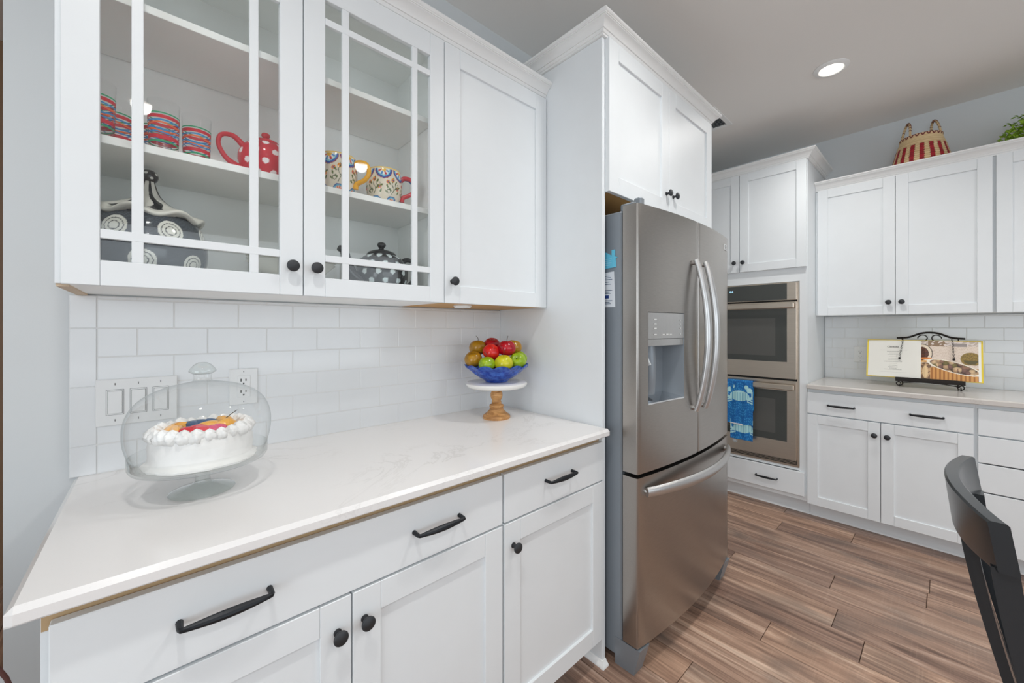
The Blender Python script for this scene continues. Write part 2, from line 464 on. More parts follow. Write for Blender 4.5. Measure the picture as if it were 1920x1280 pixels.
# subway tiles, 3 x 6 inch, each a piece of its own
P = .0778; TT = 2 * P; G = .0016; TD = .008
tm = {}
def tile(T, wall, u0, u1, z0, z1, d=TD):
    key = (T.__name__, round(u1 - u0, 4), round(z1 - z0, 4))
    uc, zc = (u0 + u1) / 2, (z0 + z1) / 2
    if key not in tm:
        w = MB(); hu, hz = (u1 - u0) / 2 - G / 2, (z1 - z0) / 2 - G / 2
        a = T(-hu, 0, -hz); b = T(hu, d, hz); c = T(0, 0, 0)
        w.box(a[0] - c[0], b[0] - c[0], a[1] - c[1], b[1] - c[1], -hz, hz, .0014)
        o = w.build('tile', 'tile_white', base=(0, 0, 0), smooth=0); tm[key] = o.data; COL.objects.unlink(o); bpy.data.objects.remove(o)
    o = bpy.data.objects.new('tile', tm[key]); COL.objects.link(o); o.parent = wall
    o.location = Vector(T(uc, 0, zc)) - Vector(wall['_o'])
LA = 1.459                                 # wall A: left end of the tiles to the tall panel
UB = 1.415                                 # z of the underside of the wall cabinets
def tiles(T, wall, ustart, uend, first, ztop, trim):
    w0 = .0496
    if trim:
        for j in range(3): tile(T, wall, ustart, ustart + w0, ZCT + P * (2 * j - 1 if j else 0), ZCT + P * (2 * j + 1), TD + .001)
        tile(T, wall, ustart, ustart + w0, ZCT + 5 * P, ztop, TD + .001)
    for j in range(7):
        z0 = ZCT + j * P; z1 = min(z0 + P, ztop)
        if z1 - z0 < .004: continue
        u = first + (0 if j % 2 else -P)
        while u < uend:
            a = max(u, ustart + (w0 if trim else 0)); b = min(u + TT, uend)
            if b - a > .006: tile(T, wall, a, b, z0, z1)
            u += TT
tiles(TA, wall_left, 0, LA, .0496 + P - TT + P, UB, True)
tiles(TB, wall_right, .8935, 2.75, .9384 - TT, UB, False)
m = MB(); m.box(.0, LA, -.0072, 0, ZCT, UB); m.build('grout', 'grout', wall_left, smooth=0)
m = MB(); m.box(XB - .0072, XB, -2.75, -.8935, ZCT, UB); m.build('grout', 'grout', wall_right, smooth=0)

# ------------------------------------------------------------------ cabinet builders
HW = {}
def knob(T, parent, u, d, z, r=.0158):
    key = ('k', T.__name__, r)
    if key not in HW:
        prof = [(.0, 0), (.0085, 0), (.0085, .0025), (.0056, .004), (.0052, .013), (.008, .017), (r * .92, .0195), (r, .0225), (r * .98, .0255), (r * .8, .0282), (0, .0292)]
        o = MB().lathe([(max(a, 1e-7), b) for a, b in prof], T(0, 0, 0), 24, ax=Vector(T(0, 1, 0)) - Vector(T(0, 0, 0))).build('knob', 'knob_metal', base=T(0, 0, 0), smooth=40)
        HW[key] = o.data; bpy.data.objects.remove(o)
    o = bpy.data.objects.new('knob', HW[key]); COL.objects.link(o); o.parent = parent
    o.location = Vector(T(u, d, z)) - Vector(parent['_o']); return o
def pull(T, parent, u, d, z, L=.136):
    key = ('p', T.__name__, L)
    if key not in HW:
        w = MB(); h = L / 2
        pts = [(-h, 0), (-h, .022), (-h * .97, .0265)] + [(-h * .93 + 2 * h * .93 * i / 14, .0275 + .0025 * sin(PI * i / 14)) for i in range(15)] + [(h * .97, .0265), (h, .022), (h, 0)]
        rr = [.0058, .0050, .0048] + [.0046 + .0036 * sin(PI * i / 14) for i in range(15)] + [.0048, .0050, .0058]
        c = Vector(T(0, 0, 0))
        w.tube([Vector(T(a, b, 0)) - c for a, b in pts], rr, 10)
        o = w.build('pull_handle', 'black_metal', base=(0, 0, 0)); HW[key] = o.data; bpy.data.objects.remove(o)
    o = bpy.data.objects.new('pull_handle', HW[key]); COL.objects.link(o); o.parent = parent
    o.location = Vector(T(u, d, z)) - Vector(parent['_o']); return o
def shaker(T, parent, u0, u1, z0, z1, d0, d1, sw=.066, name='door', bottom=None, top=None):
    """frame of two stiles and two rails (with their joints) and a recessed panel"""
    bt = bottom or sw; tp = top or sw
    w = MB(); g = .0004; be = .0012
    bx(w, T, u0, u0 + sw - g, d0, d1, z0, z1, be); bx(w, T, u1 - sw + g, u1, d0, d1, z0, z1, be)
    bx(w, T, u0 + sw, u1 - sw, d0, d1, z0, z0 + bt, be); bx(w, T, u0 + sw, u1 - sw, d0, d1, z1 - tp, z1, be)
    o = w.build(name, 'paint_white', parent, smooth=0)
    p = MB(); bx(p, T, u0 + sw - .004, u1 - sw + .004, d0 + .004, d1 - .0085, z0 + bt - .004, z1 - tp + .004)
    p.build('panel', 'paint_white', o, smooth=0); return o
def slab(T, parent, u0, u1, z0, z1, d0, d1, name='drawer'):
    w = MB(); bx(w, T, u0, u1, d0, d1, z0, z1, .0016); return w.build(name, 'paint_white', parent, smooth=0)
CROWN = [(0, 0), (.009, 0), (.009, .0085), (.012, .0085), (.0145, .012), (.0165, .0165), (.0165, .019), (.0205, .019), (.0215, .0215), (.0245, .027), (.030, .034), (.0375, .040), (.045, .043), (.045, .046), (.0485, .046), (.0485, .049), (.0525, .0505), (.0555, .0535), (.0555, .0605), (0, .0605)]
def crown(n, path, z0, scale=1.0):
    w = MB().sweep(path, [(a * scale, b * scale) for a, b in CROWN], z0); return struct(w.build('trim_%d' % n, 'trim_white', smooth=24))

# ------------------------------------------------------------------ wall A: base cabinets and worktop
def base_unit(name, T, u0, u1, label, left_end=False):
    t = thing(name, T((u0 + u1) / 2, .3, 0), label, 'cabinet'); t['_T'] = T.__name__
    w = MB(); D = .612; th = .018
    bx(w, T, u0, u0 + th, .004, D - .02, .105, .905); bx(w, T, u1 - th, u1, .004, D - .02, .105, .905)
    bx(w, T, u0 + th, u1 - th, .016, D - .02, .107, .123); bx(w, T, u0 + th, u1 - th, .004, .016, .107, .905)
    for a, b in ((.86, .905), (.722, .742), (.107, .128)): bx(w, T, u0 + .03, u1 - .03, D - .02, D - .0005, a, b)
    bx(w, T, u0, u0 + .03, D - .02, D, .105, .905); bx(w, T, u1 - .03, u1, D - .02, D, .105, .905)
    w.build('carcass', 'paint_white', t, smooth=0)
    k = MB(); bx(k, T, u0, u1, D - .09, D - .075, 0.0, .106); k.build('toe_kick', 'paint_white', t, smooth=0)
    f = MB(); bx(f, T, u0 + .001, u1 - .001, D + .0003, D + .0013, .866, .9065); f.build('gap_shade_strip', 'gap_shade_brown', t, smooth=0)  # thin strip painted with the brown shade of the gap above the drawers
    return t
DF0, DF1 = .6145, .6355
baseA = base_unit('base_cabinet', TA, .034, .942, 'wide white base cabinet with one long two-handled drawer, below the glass cake dome')
dr = slab(TA, baseA, .045, .938, .734, .882, DF0, DF1); pull(TA, dr, .262, DF1, .813); pull(TA, dr, .712, DF1, .813)
d1 = shaker(TA, baseA, .045, .489, .112, .728, DF0, DF1); knob(TA, d1, .459, DF1, .657)
d2 = shaker(TA, baseA, .4925, .938, .112, .728, DF0, DF1); knob(TA, d2, .519, DF1, .659)
baseB = base_unit('base_cabinet', TA, .9425, 1.457, 'narrow white base cabinet with a single drawer and single door beside the refrigerator')
dr = slab(TA, baseB, .946, 1.455, .734, .882, DF0, DF1); pull(TA, dr, 1.195, DF1, .817)
d3 = shaker(TA, baseB, .946, 1.455, .112, .728, DF0, DF1); knob(TA, d3, .981, DF1, .655)
def worktop(name, T, u0, u1, depth, z1, mat, label, chamfer=.012, th=.031):
    w = MB(); z0 = z1 - th; c = chamfer
    prof = [(0.0, z0), (depth - .003, z0), (depth, z0 + .003), (depth, z1 - c), (depth - c, z1), (0.0, z1)]
    vv = []
    for u, cut in ((u0, 0), (u0 + c, 1), (u1 - c, 1), (u1, 0)):
        for d, z in prof:
            zz = z; dd = d
            if not cut: zz = min(z, z1 - c); dd = min(d, depth - .004) if d > 0 else d
            vv.append(T(u, dd, zz))
    n = len(prof); fs = [list(range(n)), [3 * n + i for i in range(n)][::-1]]
    for i in range(3):
        for j in range(n):
            q = (j + 1) % n; fs.append([i * n + j, i * n + q, (i + 1) * n + q, (i + 1) * n + j])
    w.add(vv, fs); return tag(w.build(name, mat, smooth=20), label, 'countertop')
worktop('countertop', TA, .008, 1.4585, .668, ZCT, 'quartz_white', 'white quartz countertop with faint grey veins under the glass cake dome', .0085, .0265)

# ------------------------------------------------------------------ wall A: wall cabinets
t = thing('wall_cabinet', (.47, -.16, UB), 'white wall cabinet with two glass doors holding glasses, mugs and teapots', 'cabinet')
U0, U1, UZ0, UZ1, UD = .012, .922, 1.421, 2.352, .308
w = MB()
bx(w, TA, U0, U0 + .018, .002, UD, UZ0, UZ1); bx(w, TA, U1 - .018, U1, .002, UD, UZ0, UZ1)
bx(w, TA, U0 + .018, U1 - .018, .002, .01, UZ0, UZ1); bx(w, TA, U0 + .018, U1 - .018, .01, UD, UZ1 - .03, UZ1 - .012); bx(w, TA, U0 + .018, U1 - .018, .01, UD, UZ0 + .008, UZ0 + .024)
w.build('carcass', 'paint_inside', t, smooth=0)
w = MB()
for a, b in ((U0, U0 + .03), (U1 - .022, U1)): bx(w, TA, a, b, UD + .0002, UD + .0027, UZ0, UZ1)
bx(w, TA, U0 + .03, U1 - .022, UD + .0002, UD + .0025, UZ0 - .0, UZ0 + .03); bx(w, TA, U0 + .03, U1 - .022, UD + .0002, UD + .0025, UZ1 - .03, UZ1); w.build('face_frame', 'paint_white', t, smooth=0)
w = MB(); bx(w, TA, U0 + .001, U0 + .02, .002, UD, UZ0 - .006, UZ0 - .0003, 0, 1); bx(w, TA, U0 + .02, U1 - .001, .002, UD, UZ0 - .002, UZ0 - .0003); w.build('underside', ['paint_inside', 'pale_wood'], t, smooth=0)
SH1, SH2 = 1.757, 2.083
for z in (SH1, SH2):
    w = MB(); bx(w, TA, U0 + .019, U1 - .019, .012, .282, z - .019, z, .001); w.build('shelf', 'paint_inside', t, smooth=0)
UF0, UF1 = .3115, .331
def glass_door(u0, u1, kn):
    sw = .056; z0, z1 = 1.419, 2.354; gz0, gz1 = 1.473, 2.277; w = MB(); be = .0012; g = .0004
    bx(w, TA, u0, u0 + sw - g, UF0, UF1, z0, z1, be); bx(w, TA, u1 - sw + g, u1, UF0, UF1, z0, z1, be)
    bx(w, TA, u0 + sw, u1 - sw, UF0, UF1, z0, gz0, be); bx(w, TA, u0 + sw, u1 - sw, UF0, UF1, gz1, z1, be)
    o = w.build('door', 'paint_white', t, smooth=0)
    p = MB(); bx(p, TA, u0 + sw - .003, u1 - sw + .003, UF0 + .004, UF0 + .0075, gz0 - .003, gz1 + .003); p.build('glass_pane', 'pane_glass', o, smooth=0)
    a, b = u0 + sw + .046, u1 - sw - .065 if u0 < .3 else u1 - sw - .064
    for c in (u0 + .1035, u1 - .124):
        q = MB(); bx(q, TA, c, c + .0195, UF0 + .008, UF1 - .001, gz0, gz1, .0008); q.build('muntin', 'paint_white', o, smooth=0)
    for c in (1.520, 2.205):
        q = MB(); bx(q, TA, u0 + sw, u1 - sw, UF0 + .008, UF1 - .0005, c, c + .0195, .0008); q.build('muntin', 'paint_white', o, smooth=0)
    knob(TA, o, kn, UF1, 1.497)
glass_door(.0215, .4665, .4375); glass_door(.4695, .9235, .4975)
for x in (.82,):
    MB().lathe([(.004, 0), (.004, .003), (.0001, .0032)], (x, -.011, 2.19), 12, ax=(0, -1, 0)).build('screw_cap', 'knob_metal', t)

t = thing('wall_cabinet', (1.19, -.16, UB), 'white wall cabinet with one solid door between the glass doors and tall panel', 'cabinet')
w = MB(); u0, u1 = .9235, 1.457
bx(w, TA, u0, u0 + .018, .002, UD, UZ0, UZ1); bx(w, TA, u1 - .018, u1, .002, UD, UZ0, UZ1); bx(w, TA, u0 + .018, u1 - .018, .002, .01, UZ0 + .001, UZ1 - .001)
bx(w, TA, u0 + .018, u1 - .018, .01, UD, UZ1 - .03, UZ1 - .012); bx(w, TA, u0 + .018, u1 - .018, .01, UD, UZ0 + .008, UZ0 + .024)
w.build('carcass', 'paint_white', t, smooth=0)
w = MB(); bx(w, TA, u0 + .001, u1 - .001, .002, UD - .0005, UZ0 - .002, UZ0 - .0003); w.build('underside', 'under_wood', t, smooth=0)
o = shaker(TA, t, .9265, 1.456, 1.419, 2.354, UF0, UF1, .066, bottom=.063, top=.068); knob(TA, o, .9565, UF1, 1.497)
pk = MB().lathe([(.0001, 0), (.034, 0), (.036, -.006), (.030, -.012), (.0001, -.013)], (1.05, -.262, UZ0 - .002), 24).build('puck_light', 'plastic_white')
tag(pk, 'small round white puck light under the solid-door wall cabinet', 'light')
crown(1, [(U0 - .003, 0), (U0 - .003, -.3105), (1.4585, -.3105)], 2.3545)
m = MB(); m.box(U0, 1.4575, -.308, 0, 2.3525, 2.3545); m.box(U0 + .0, 1.4575, -.32, -.3085, 2.356, 2.41); struct(m.build('trim_2', 'trim_white', smooth=0))

# ------------------------------------------------------------------ tall panel, cabinet above the refrigerator
t = thing('refrigerator_end_panel', (1.47, -.32, 0), 'tall white end panel between the countertop and the refrigerator', 'panel')
w = MB(); w.box(1.4595, 1.4775, -.6285, -.001, 0, 2.476, .0008); w.build('board', 'paint_white', t, smooth=0)
w = MB(); w.sweep([(1.4590, -.5385), (1.4590, -.629), (1.4780, -.629)], [(0, 0), (.017, 0), (.0165, .004), (.0125, .009), (.007, .013), (.003, .021), (0, .022)], 0.0); w.build('shoe_moulding', 'trim_white', t)
t = thing('refrigerator_cabinet', (1.97, -.33, 1.87), 'white two-door cabinet above the stainless refrigerator', 'cabinet')
w = MB(); FZ0, FZ1 = 1.872, 2.476
w.box(1.478, 1.496, -.628, -.002, FZ0, FZ1); w.box(2.462, 2.48, -.628, -.002, 0, FZ1); w.box(1.496, 2.462, -.628, -.002, FZ1 - .02, FZ1); w.box(1.496, 2.462, -.012, -.002, FZ0, FZ1 - .02)
w.box(1.496, 2.462, -.628, -.608, FZ1 - .06, FZ1 - .02)
w.build('carcass', 'paint_white', t, smooth=0)
w = MB(); w.box(1.496, 2.462, -.628, -.012, FZ0, FZ0 + .018); w.build('underside', 'under_wood', t, smooth=0)
o = shaker(TA, t, 1.476, 1.9685, 1.868, 2.474, .630, .650, .068); knob(TA, o, 1.941, .650, 1.962)
o = shaker(TA, t, 1.9725, 2.476, 1.868, 2.474, .630, .650, .068); knob(TA, o, 2.010, .650, 1.962)
crown(3, [(1.4595, 0), (1.4595, -.6285), (2.481, -.6285), (2.481, 0)], 2.4765, 1.0)

# ------------------------------------------------------------------ refrigerator
t = fr = thing('refrigerator', (1.959, -.4, 0), 'stainless steel french-door refrigerator with bottom freezer and ice dispenser', 'refrigerator')
FX0, FX1, FXM = 1.505, 2.413, 1.959
def fy(x, k=0.0): return -.7555 - .036 * (1 - ((x - FXM) / .454) ** 2) - k
w = MB(); w.box(FX0 + .004, FX1 - .004, -.6835, -.03, .03, 1.788, .006); w.build('body', 'fridge_side', t, smooth=0)
w = MB(); w.box(FX0 + .012, FX1 - .012, -.692, -.6835, .12, 1.782); w.build('gasket', 'gasket', t, smooth=0)
def curved(name, x0, x1, z0, z1, hole=None, r=.006):
    w = MB(); n = 18; xs = [x0 + (x1 - x0) * i / n for i in range(n + 1)]
    if hole: xs = sorted([x for x in xs if min(abs(x - hole[0]), abs(x - hole[1])) > .006] + [hole[0], hole[1]])
    zs = [z0, z1] if not hole else [z0, hole[2], hole[3], z1]
    yb = -.692; N = len(xs); vv = []; fs = []
    def front(x):
        e = min(x - x0, x1 - x); return fy(x) + (r * (1 - math.sqrt(max(0, 1 - (1 - e / r) ** 2))) if e < r else 0)
    xs = sorted(set(xs + [x0 + r * q for q in (.15, .5, 1)] + [x1 - r * q for q in (.15, .5, 1)])); N = len(xs)
    for z in zs:
        for x in xs: vv.append((x, front(x), z))
    for j in range(len(zs) - 1):
        for i in range(N - 1):
            if hole and j == 1 and xs[i] >= hole[0] - 1e-6 and xs[i + 1] <= hole[1] + 1e-6: continue
            fs.append([j * N + i, j * N + i + 1, (j + 1) * N + i + 1, (j + 1) * N + i])
    o = len(vv); J = len(zs) - 1
    vv += [(x0, yb, z0), (x1, yb, z0), (x1, yb, z1), (x0, yb, z1)]
    fs += [[o + 1, o, o + 3, o + 2]]
    fs += [[o] + [j * N for j in range(J + 1)][::1] + [o + 3]][:0]
    fs += [[o, *[j * N for j in range(J + 1)], o + 3][::-1], [o + 1, *[j * N + N - 1 for j in range(J + 1)], o + 2]]
    fs += [[o, o + 1, *[i for i in range(N)][::-1]][::-1], [o + 3, o + 2, *[J * N + i for i in range(N)][::-1]]]
    w.add(vv, fs); return w.build(name, 'steel', t, smooth=30)
HOLE = (1.5675, 1.8245, 1.030, 1.391)
dl = curved('door', FX0, FXM - .0025, .772, 1.803, HOLE); drr = curved('door', FXM + .0025, FX1, .772, 1.803)
fz = curved('freezer_drawer', FX0, FX1, .112, .757)
hx0, hx1, hz0, hz1 = HOLE
# dispenser: control panel, lip, alcove, tray, paddle
w = MB(); n = 8
xs = [hx0 + .002 + (hx1 - hx0 - .004) * i / n for i in range(n + 1)]
vv = [(x, fy(x) + .001, z) for z in (1.286, hz1 - .002) for x in xs] + [(x, fy(x) + .02, z) for z in (1.286, hz1 - .002) for x in xs]; q = n + 1
w.add(vv, [[i, i + 1, q + i + 1, q + i] for i in range(n)] + [[i, 2 * q + i, 2 * q + i + 1, i + 1] for i in range(n)] + [[q + i, q + i + 1, 3 * q + i + 1, 3 * q + i] for i in range(n)]); 
cp = w.build('control_panel', 'steel_vert', dl, recalc=False)
w = MB(); vv = [(x, fy(x) - .004 * sin(PI * (i + .0) / n) + .002, z) for z in (1.258, 1.284) for i, x in enumerate(xs)] + [(x, fy(x) + .06, z) for z in (1.258, 1.284) for x in xs]
w.add(vv, [[i, i + 1, q + i + 1, q + i] for i in range(n)] + [[i, 2 * q + i, 2 * q + i + 1, i + 1] for i in range(n)] + [[q + i, q + i + 1, 3 * q + i + 1, 3 * q + i] for i in range(n)])
w.build('dispenser_lip', 'steel_vert', dl, recalc=False)
w = MB(); yb = -.697
A = [(hx0, fy(hx0)), (hx0 + .006, yb + .0), (hx1 - .012, yb), (hx1, fy(hx1))]
for (xa, ya), (xb, yb2) in zip(A, A[1:]): w.add([(xa, ya, hz0), (xb, yb2, hz0), (xb, yb2, hz1), (xa, ya, hz1)], [[0, 1, 2, 3]])
w.add([(x, y, hz1) for x, y in A], [[0, 1, 2, 3]]); w.build('alcove', 'fridge_plastic', dl, smooth=0, recalc=False)
w = MB(); w.add([(A[0][0], A[0][1] - .001, hz0), (A[1][0], A[1][1], hz0 + .016), (A[2][0], A[2][1], hz0 + .016), (A[3][0], A[3][1] - .001, hz0), (A[0][0], A[0][1] - .001, hz0 + .006), (A[1][0], A[1][1], hz0 + .022), (A[2][0], A[2][1], hz0 + .022), (A[3][0], A[3][1] - .001, hz0 + .006)], [[4, 5, 6, 7], [0, 4, 7, 3]])
w.build('drip_tray', 'chrome', dl, smooth=0, recalc=False)
w = MB(); w.tube(spline([(hx0 + .085, yb - .022, 1.262), (hx0 + .087, yb - .024, 1.15), (hx0 + .092, yb - .016, hz0 + .03)]), .026, 16, flat=1.0); w.build('ice_chute', 'fridge_plastic', dl)
w = MB(); w.tube(spline([(hx0 + .03, yb - .03, 1.262), (hx0 + .032, yb - .036, 1.22), (hx0 + .04, yb - .05, 1.18)]), [.008] * 17, 8, flat=1.8); w.build('paddle', 'chrome', dl)
def icon(x, z, a, b, par=cp):
    MB().add([(x - a, fy(x - a) - .0006, z - b), (x + a, fy(x + a) - .0006, z - b), (x + a, fy(x + a) - .0006, z + b), (x - a, fy(x - a) - .0006, z + b)], [[0, 1, 2, 3]]).build('icon', 'icon_white', par, smooth=0, recalc=False)
for z in (1.362, 1.345, 1.327, 1.303): icon(hx0 + .045, z, .008, .0022); icon(hx1 - .03, z, .003, .0022)
for x in (.10, .125, .15): icon(hx0 + x, 1.303, .009, .0018)
# bowed handles
for x in (1.911, 2.008):
    w = MB(); zA, zB = .965, 1.628
    pts = []; rr = []
    for i in range(25):
        s_ = i / 24; z = zA + (zB - zA) * s_; b = sin(PI * s_) ** .8
        pts.append((x + (.012 if x < 1.959 else .006) * b, fy(x) - .012 - .047 * b, z)); rr.append(.0105 + .0035 * b)
    w.tube(pts, rr, 16, flat=1.4)
    for z, y in ((zA + .012, 0), (zB - .012, 0)): w.tube([(x, fy(x) + .002, z), (x, fy(x) - .016, z)], .010, 10)
    w.build('handle', 'steel_handle', dl if x < 1.959 else drr)
w = MB(); pts = []; rr = []
for i in range(29):
    s_ = i / 28; x = 1.545 + .828 * s_; b = sin(PI * s_) ** .8
    pts.append((x, fy(x) - .010 - .046 * b, .700 - .0 * b)); rr.append(.019 + .003 * b)
w.tube(pts, rr, 16, flat=.6)
for x in (1.556, 2.362): w.tube([(x, fy(x) + .002, .70), (x, fy(x) - .014, .70)], .011, 10)
w.build('handle', 'steel_handle', fz)
w = MB(); w.box(FX0 + .028, FX0 + .085, -.735, -.66, 1.789, 1.822, .006); w.box(FX0 + .03, FX0 + .06, -.752, -.72, 1.804, 1.834, .005); w.build('hinge_cover', 'fridge_plastic', t, smooth=0)
w = MB(); w.box(FX1 - .085, FX1 - .028, -.735, -.66, 1.789, 1.822, .006); w.build('hinge_cover', 'fridge_plastic', t, smooth=0)
for xa, xb in ((FX0 + .002, FX0 + .068), (FX1 - .068, FX1 - .002)):
    w = MB(); ya, yb_ = -.655, -.768
    w.add([(xa, ya, 0), (xb, ya, 0), (xb - .004, yb_ + .03, 0), (xa + .002, yb_ + .03, 0), (xa, ya, .106), (xb, ya, .106), (xb, yb_, .106), (xa, yb_ + .004, .106)], [[3, 2, 1, 0], [4, 5, 6, 7], [0, 1, 5, 4], [1, 2, 6, 5], [2, 3, 7, 6], [3, 0, 4, 7]])
    w.build('foot', 'fridge_plastic', t, smooth=0)
bd = MB(); xs = [2.327 + .052 * i / 6 for i in range(7)]; q = 7
bd.add([(x, fy(x) - d, z) for d in (0, .003) for z in (1.733, 1.763) for x in xs], [[2 * q + i, 2 * q + i + 1, 3 * q + i + 1, 3 * q + i] for i in range(6)] + [[i, 2 * q + i, 2 * q + i + 1, i + 1] for i in range(6)] + [[q + i, 3 * q + i, 3 * q + i + 1, q + i + 1] for i in range(6)] + [[0, q, 3 * q, 2 * q], [6, 2 * q + 6, 3 * q + 6, q + 6]])
bo = bd.build('badge', 'badge', drr, smooth=0)
for z, a in ((1.756, .018), (1.748, .02), (1.740, .014)):
    MB().add([(2.353 - a, fy(2.353 - a) - .0036, z - .0015), (2.353 + a, fy(2.353 + a) - .0036, z - .0015), (2.353 + a, fy(2.353 + a) - .0036, z + .0015), (2.353 - a, fy(2.353 - a) - .0036, z + .0015)], [[0, 1, 2, 3]]).build('badge_print', 'gasket', bo, smooth=0, recalc=False)
# magnet and note on the side
x = FX0 + .0035
w = MB(); poly = [(-.580, 1.566), (-.580, 1.612), (-.612, 1.634), (-.640, 1.618), (-.640, 1.640), (-.655, 1.640), (-.655, 1.613), (-.668, 1.608), (-.659, 1.604), (-.661, 1.570)]
w.prism(poly, 0, x - .003, x); mg = w.build('house_magnet', 'magnet_blue', smooth=0); tag(mg, 'light blue house-shaped magnet on the refrigerator side', 'magnet')
for i, zz in enumerate((1.606, 1.598, 1.590, 1.582)):
    MB().add([(x - .0034, -.59, zz), (x - .0034, -.64 + .004 * (i % 2), zz - .002), (x - .0034, -.64 + .004 * (i % 2), zz - .0005), (x - .0034, -.59, zz + .0015)], [[0, 1, 2, 3]]).build('print', 'magnet_print', mg, smooth=0, recalc=False)
w = MB(); w.prism([(-.560, 1.412), (-.560, 1.548), (-.650, 1.554), (-.6535, 1.48), (-.6555, 1.412)], 0, x - .0012, x); nt = w.build('paper_note', 'note_paper', smooth=0); tag(nt, 'white printed paper note on the refrigerator side below the magnet', 'note')
w = MB()
for i, zz in enumerate((1.536, 1.529, 1.522, 1.512, 1.503, 1.478, 1.472, 1.466, 1.437, 1.431, 1.425)):
    w.add([(x - .0016, -.575, zz), (x - .0016, -.63 - .006 * (i % 3), zz), (x - .0016, -.63 - .006 * (i % 3), zz + .0022), (x - .0016, -.575, zz + .0022)], [[0, 1, 2, 3]])
w.build('print', 'note_ink', nt, smooth=0, recalc=False)
w = MB(); w.add([(x - .0016, -.596, 1.447), (x - .0016, -.626, 1.447), (x - .0016, -.626, 1.46), (x - .0016, -.596, 1.46)], [[0, 1, 2, 3]]); w.build('emblem', 'note_blue', nt, smooth=0, recalc=False)
# ------------------------------------------------------------------ wall B: oven cabinet and double oven
BF0, BF1 = .571, .593                       # fronts of the base units, measured out from wall B
D_ = XB - 3.51
t = oc = thing('oven_cabinet', (3.8, -.457, 0), 'tall white cabinet built around the double wall oven', 'cabinet')
w = MB(); OZ1 = 2.515; u0, u1 = .030, .888; D = BF0 - .001
for a, b in ((u0, u0 + .04), (u1 - .046, u1)): bx(w, TB, a, b, .002, D, .112, OZ1)
for a, b in ((.112, .14), (.315, .335), (1.662, 1.69), (OZ1 - .02, OZ1)): bx(w, TB, u0 + .04, u1 - .046, .002, D, a, b)
bx(w, TB, u0 + .04, u1 - .046, .002, .012, 1.69, OZ1 - .02); bx(w, TB, u0 + .04, u1 - .046, D - .02, D, 1.69, 1.772)
w.build('carcass', 'paint_white', t, smooth=0)
w = MB(); bx(w, TB, 0.004, u0, .30, D - .002, 0.115, OZ1); w.build('filler', 'paint_white', t, smooth=0)
w = MB(); bx(w, TB, 0.004, u1, D - .085, D - .07, 0, .112); w.build('toe_kick', 'paint_white', t, smooth=0)
o = shaker(TB, t, .035, .4545, 1.760, 2.513, BF0, BF1, .06); knob(TB, o, .4235, BF1, 1.833)
o = shaker(TB, t, .458, .885, 1.760, 2.513, BF0, BF1, .06); knob(TB, o, .4855, BF1, 1.832)
o = slab(TB, t, .04, .874, .145, .311, BF0, BF1); pull(TB, o, .642, BF1, .225)
crown(4, [(XB - D, -.004), (XB - D, -.8885), (XB - .0, -.8885)], 2.516, 1.0)
t = ov = thing('double_wall_oven', (3.7, -.457, .335), 'stainless double wall oven with dark glass doors in the tall cabinet', 'oven')
w = MB(); bx(w, TB, .078, .836, .06, D + .001, .337, 1.658); w.build('housing', 'dark_gap', t, smooth=0)
OF = D + .002
w = MB()
bx(w, TB, .072, .8415, OF, OF + .006, .336, .350); bx(w, TB, .072, .084, OF, OF + .006, .35, 1.659); bx(w, TB, .8295, .8415, OF, OF + .006, .35, 1.659); bx(w, TB, .084, .8295, OF, OF + .006, 1.654, 1.659); w.build('trim_frame', 'steel_warm', t, smooth=0)
def oven_panel(z0, z1, name, gu0, gu1, gz0, gz1):
    w = MB(); bx(w, TB, .0855, .828, OF + .001, OF + .026, z0, z1, .002)
    o = w.build(name, 'steel_warm', t, smooth=0)
    g = MB(); bx(g, TB, gu0, gu1, OF + .0255, OF + .0275, gz0, gz1); gg = g.build('glass', 'oven_black', o, smooth=0); return o, gg
o, g1 = oven_panel(1.528, 1.653, 'control_panel', .0855, .772, 1.532, 1.65)
text_mesh('clock_display', '8:8', .022, 'clock', frame4((XB - OF - .0281, -.402, 1.609), (0, -1, 0), (0, 0, 1)), g1)
def oven_door(z0, z1, hz, gz0, gz1, wz0, wz1):
    o, g = oven_panel(z0, z1, 'oven_door', .0855, .772, gz0, gz1)
    q = MB(); bx(q, TB, .20, .700, OF + .0272, OF + .0282, wz0, wz1); q.build('window', 'oven_window', g, smooth=0)
    h = MB(); bx(h, TB, .098, .822, OF + .052, OF + .072, hz - .019, hz + .019, .005)
    for c in (.125, .795): bx(h, TB, c - .012, c + .012, OF + .024, OF + .054, hz - .012, hz + .012, .003)
    h.build('handle', 'steel_warm', o, smooth=0); return o
oven_door(.962, 1.518, 1.488, 1.083, 1.468, 1.125, 1.40)
od = oven_door(.385, .948, .905, .510, .875, .56, .81)
MB().lathe([(.017, 0), (.017, .0016), (.0001, .0017)], TB(.427, OF + .026, .452), 24, ax=(-1, 0, 0)).build('round_logo', 'badge', od)
MB().tube([Vector(TB(.427, OF + .0278, .452)) + Vector((0, .0125 * cos(2 * PI * i / 24), .0125 * sin(2 * PI * i / 24))) for i in range(24)], .0006, 5, closed=True).build('logo_ring', 'gasket', od)
w = MB()
for zz in (.356, .365, .374): bx(w, TB, .09, .825, OF - .001, OF + .004, zz, zz + .003)
w.build('vent_slot', 'steel_warm', t, smooth=0)

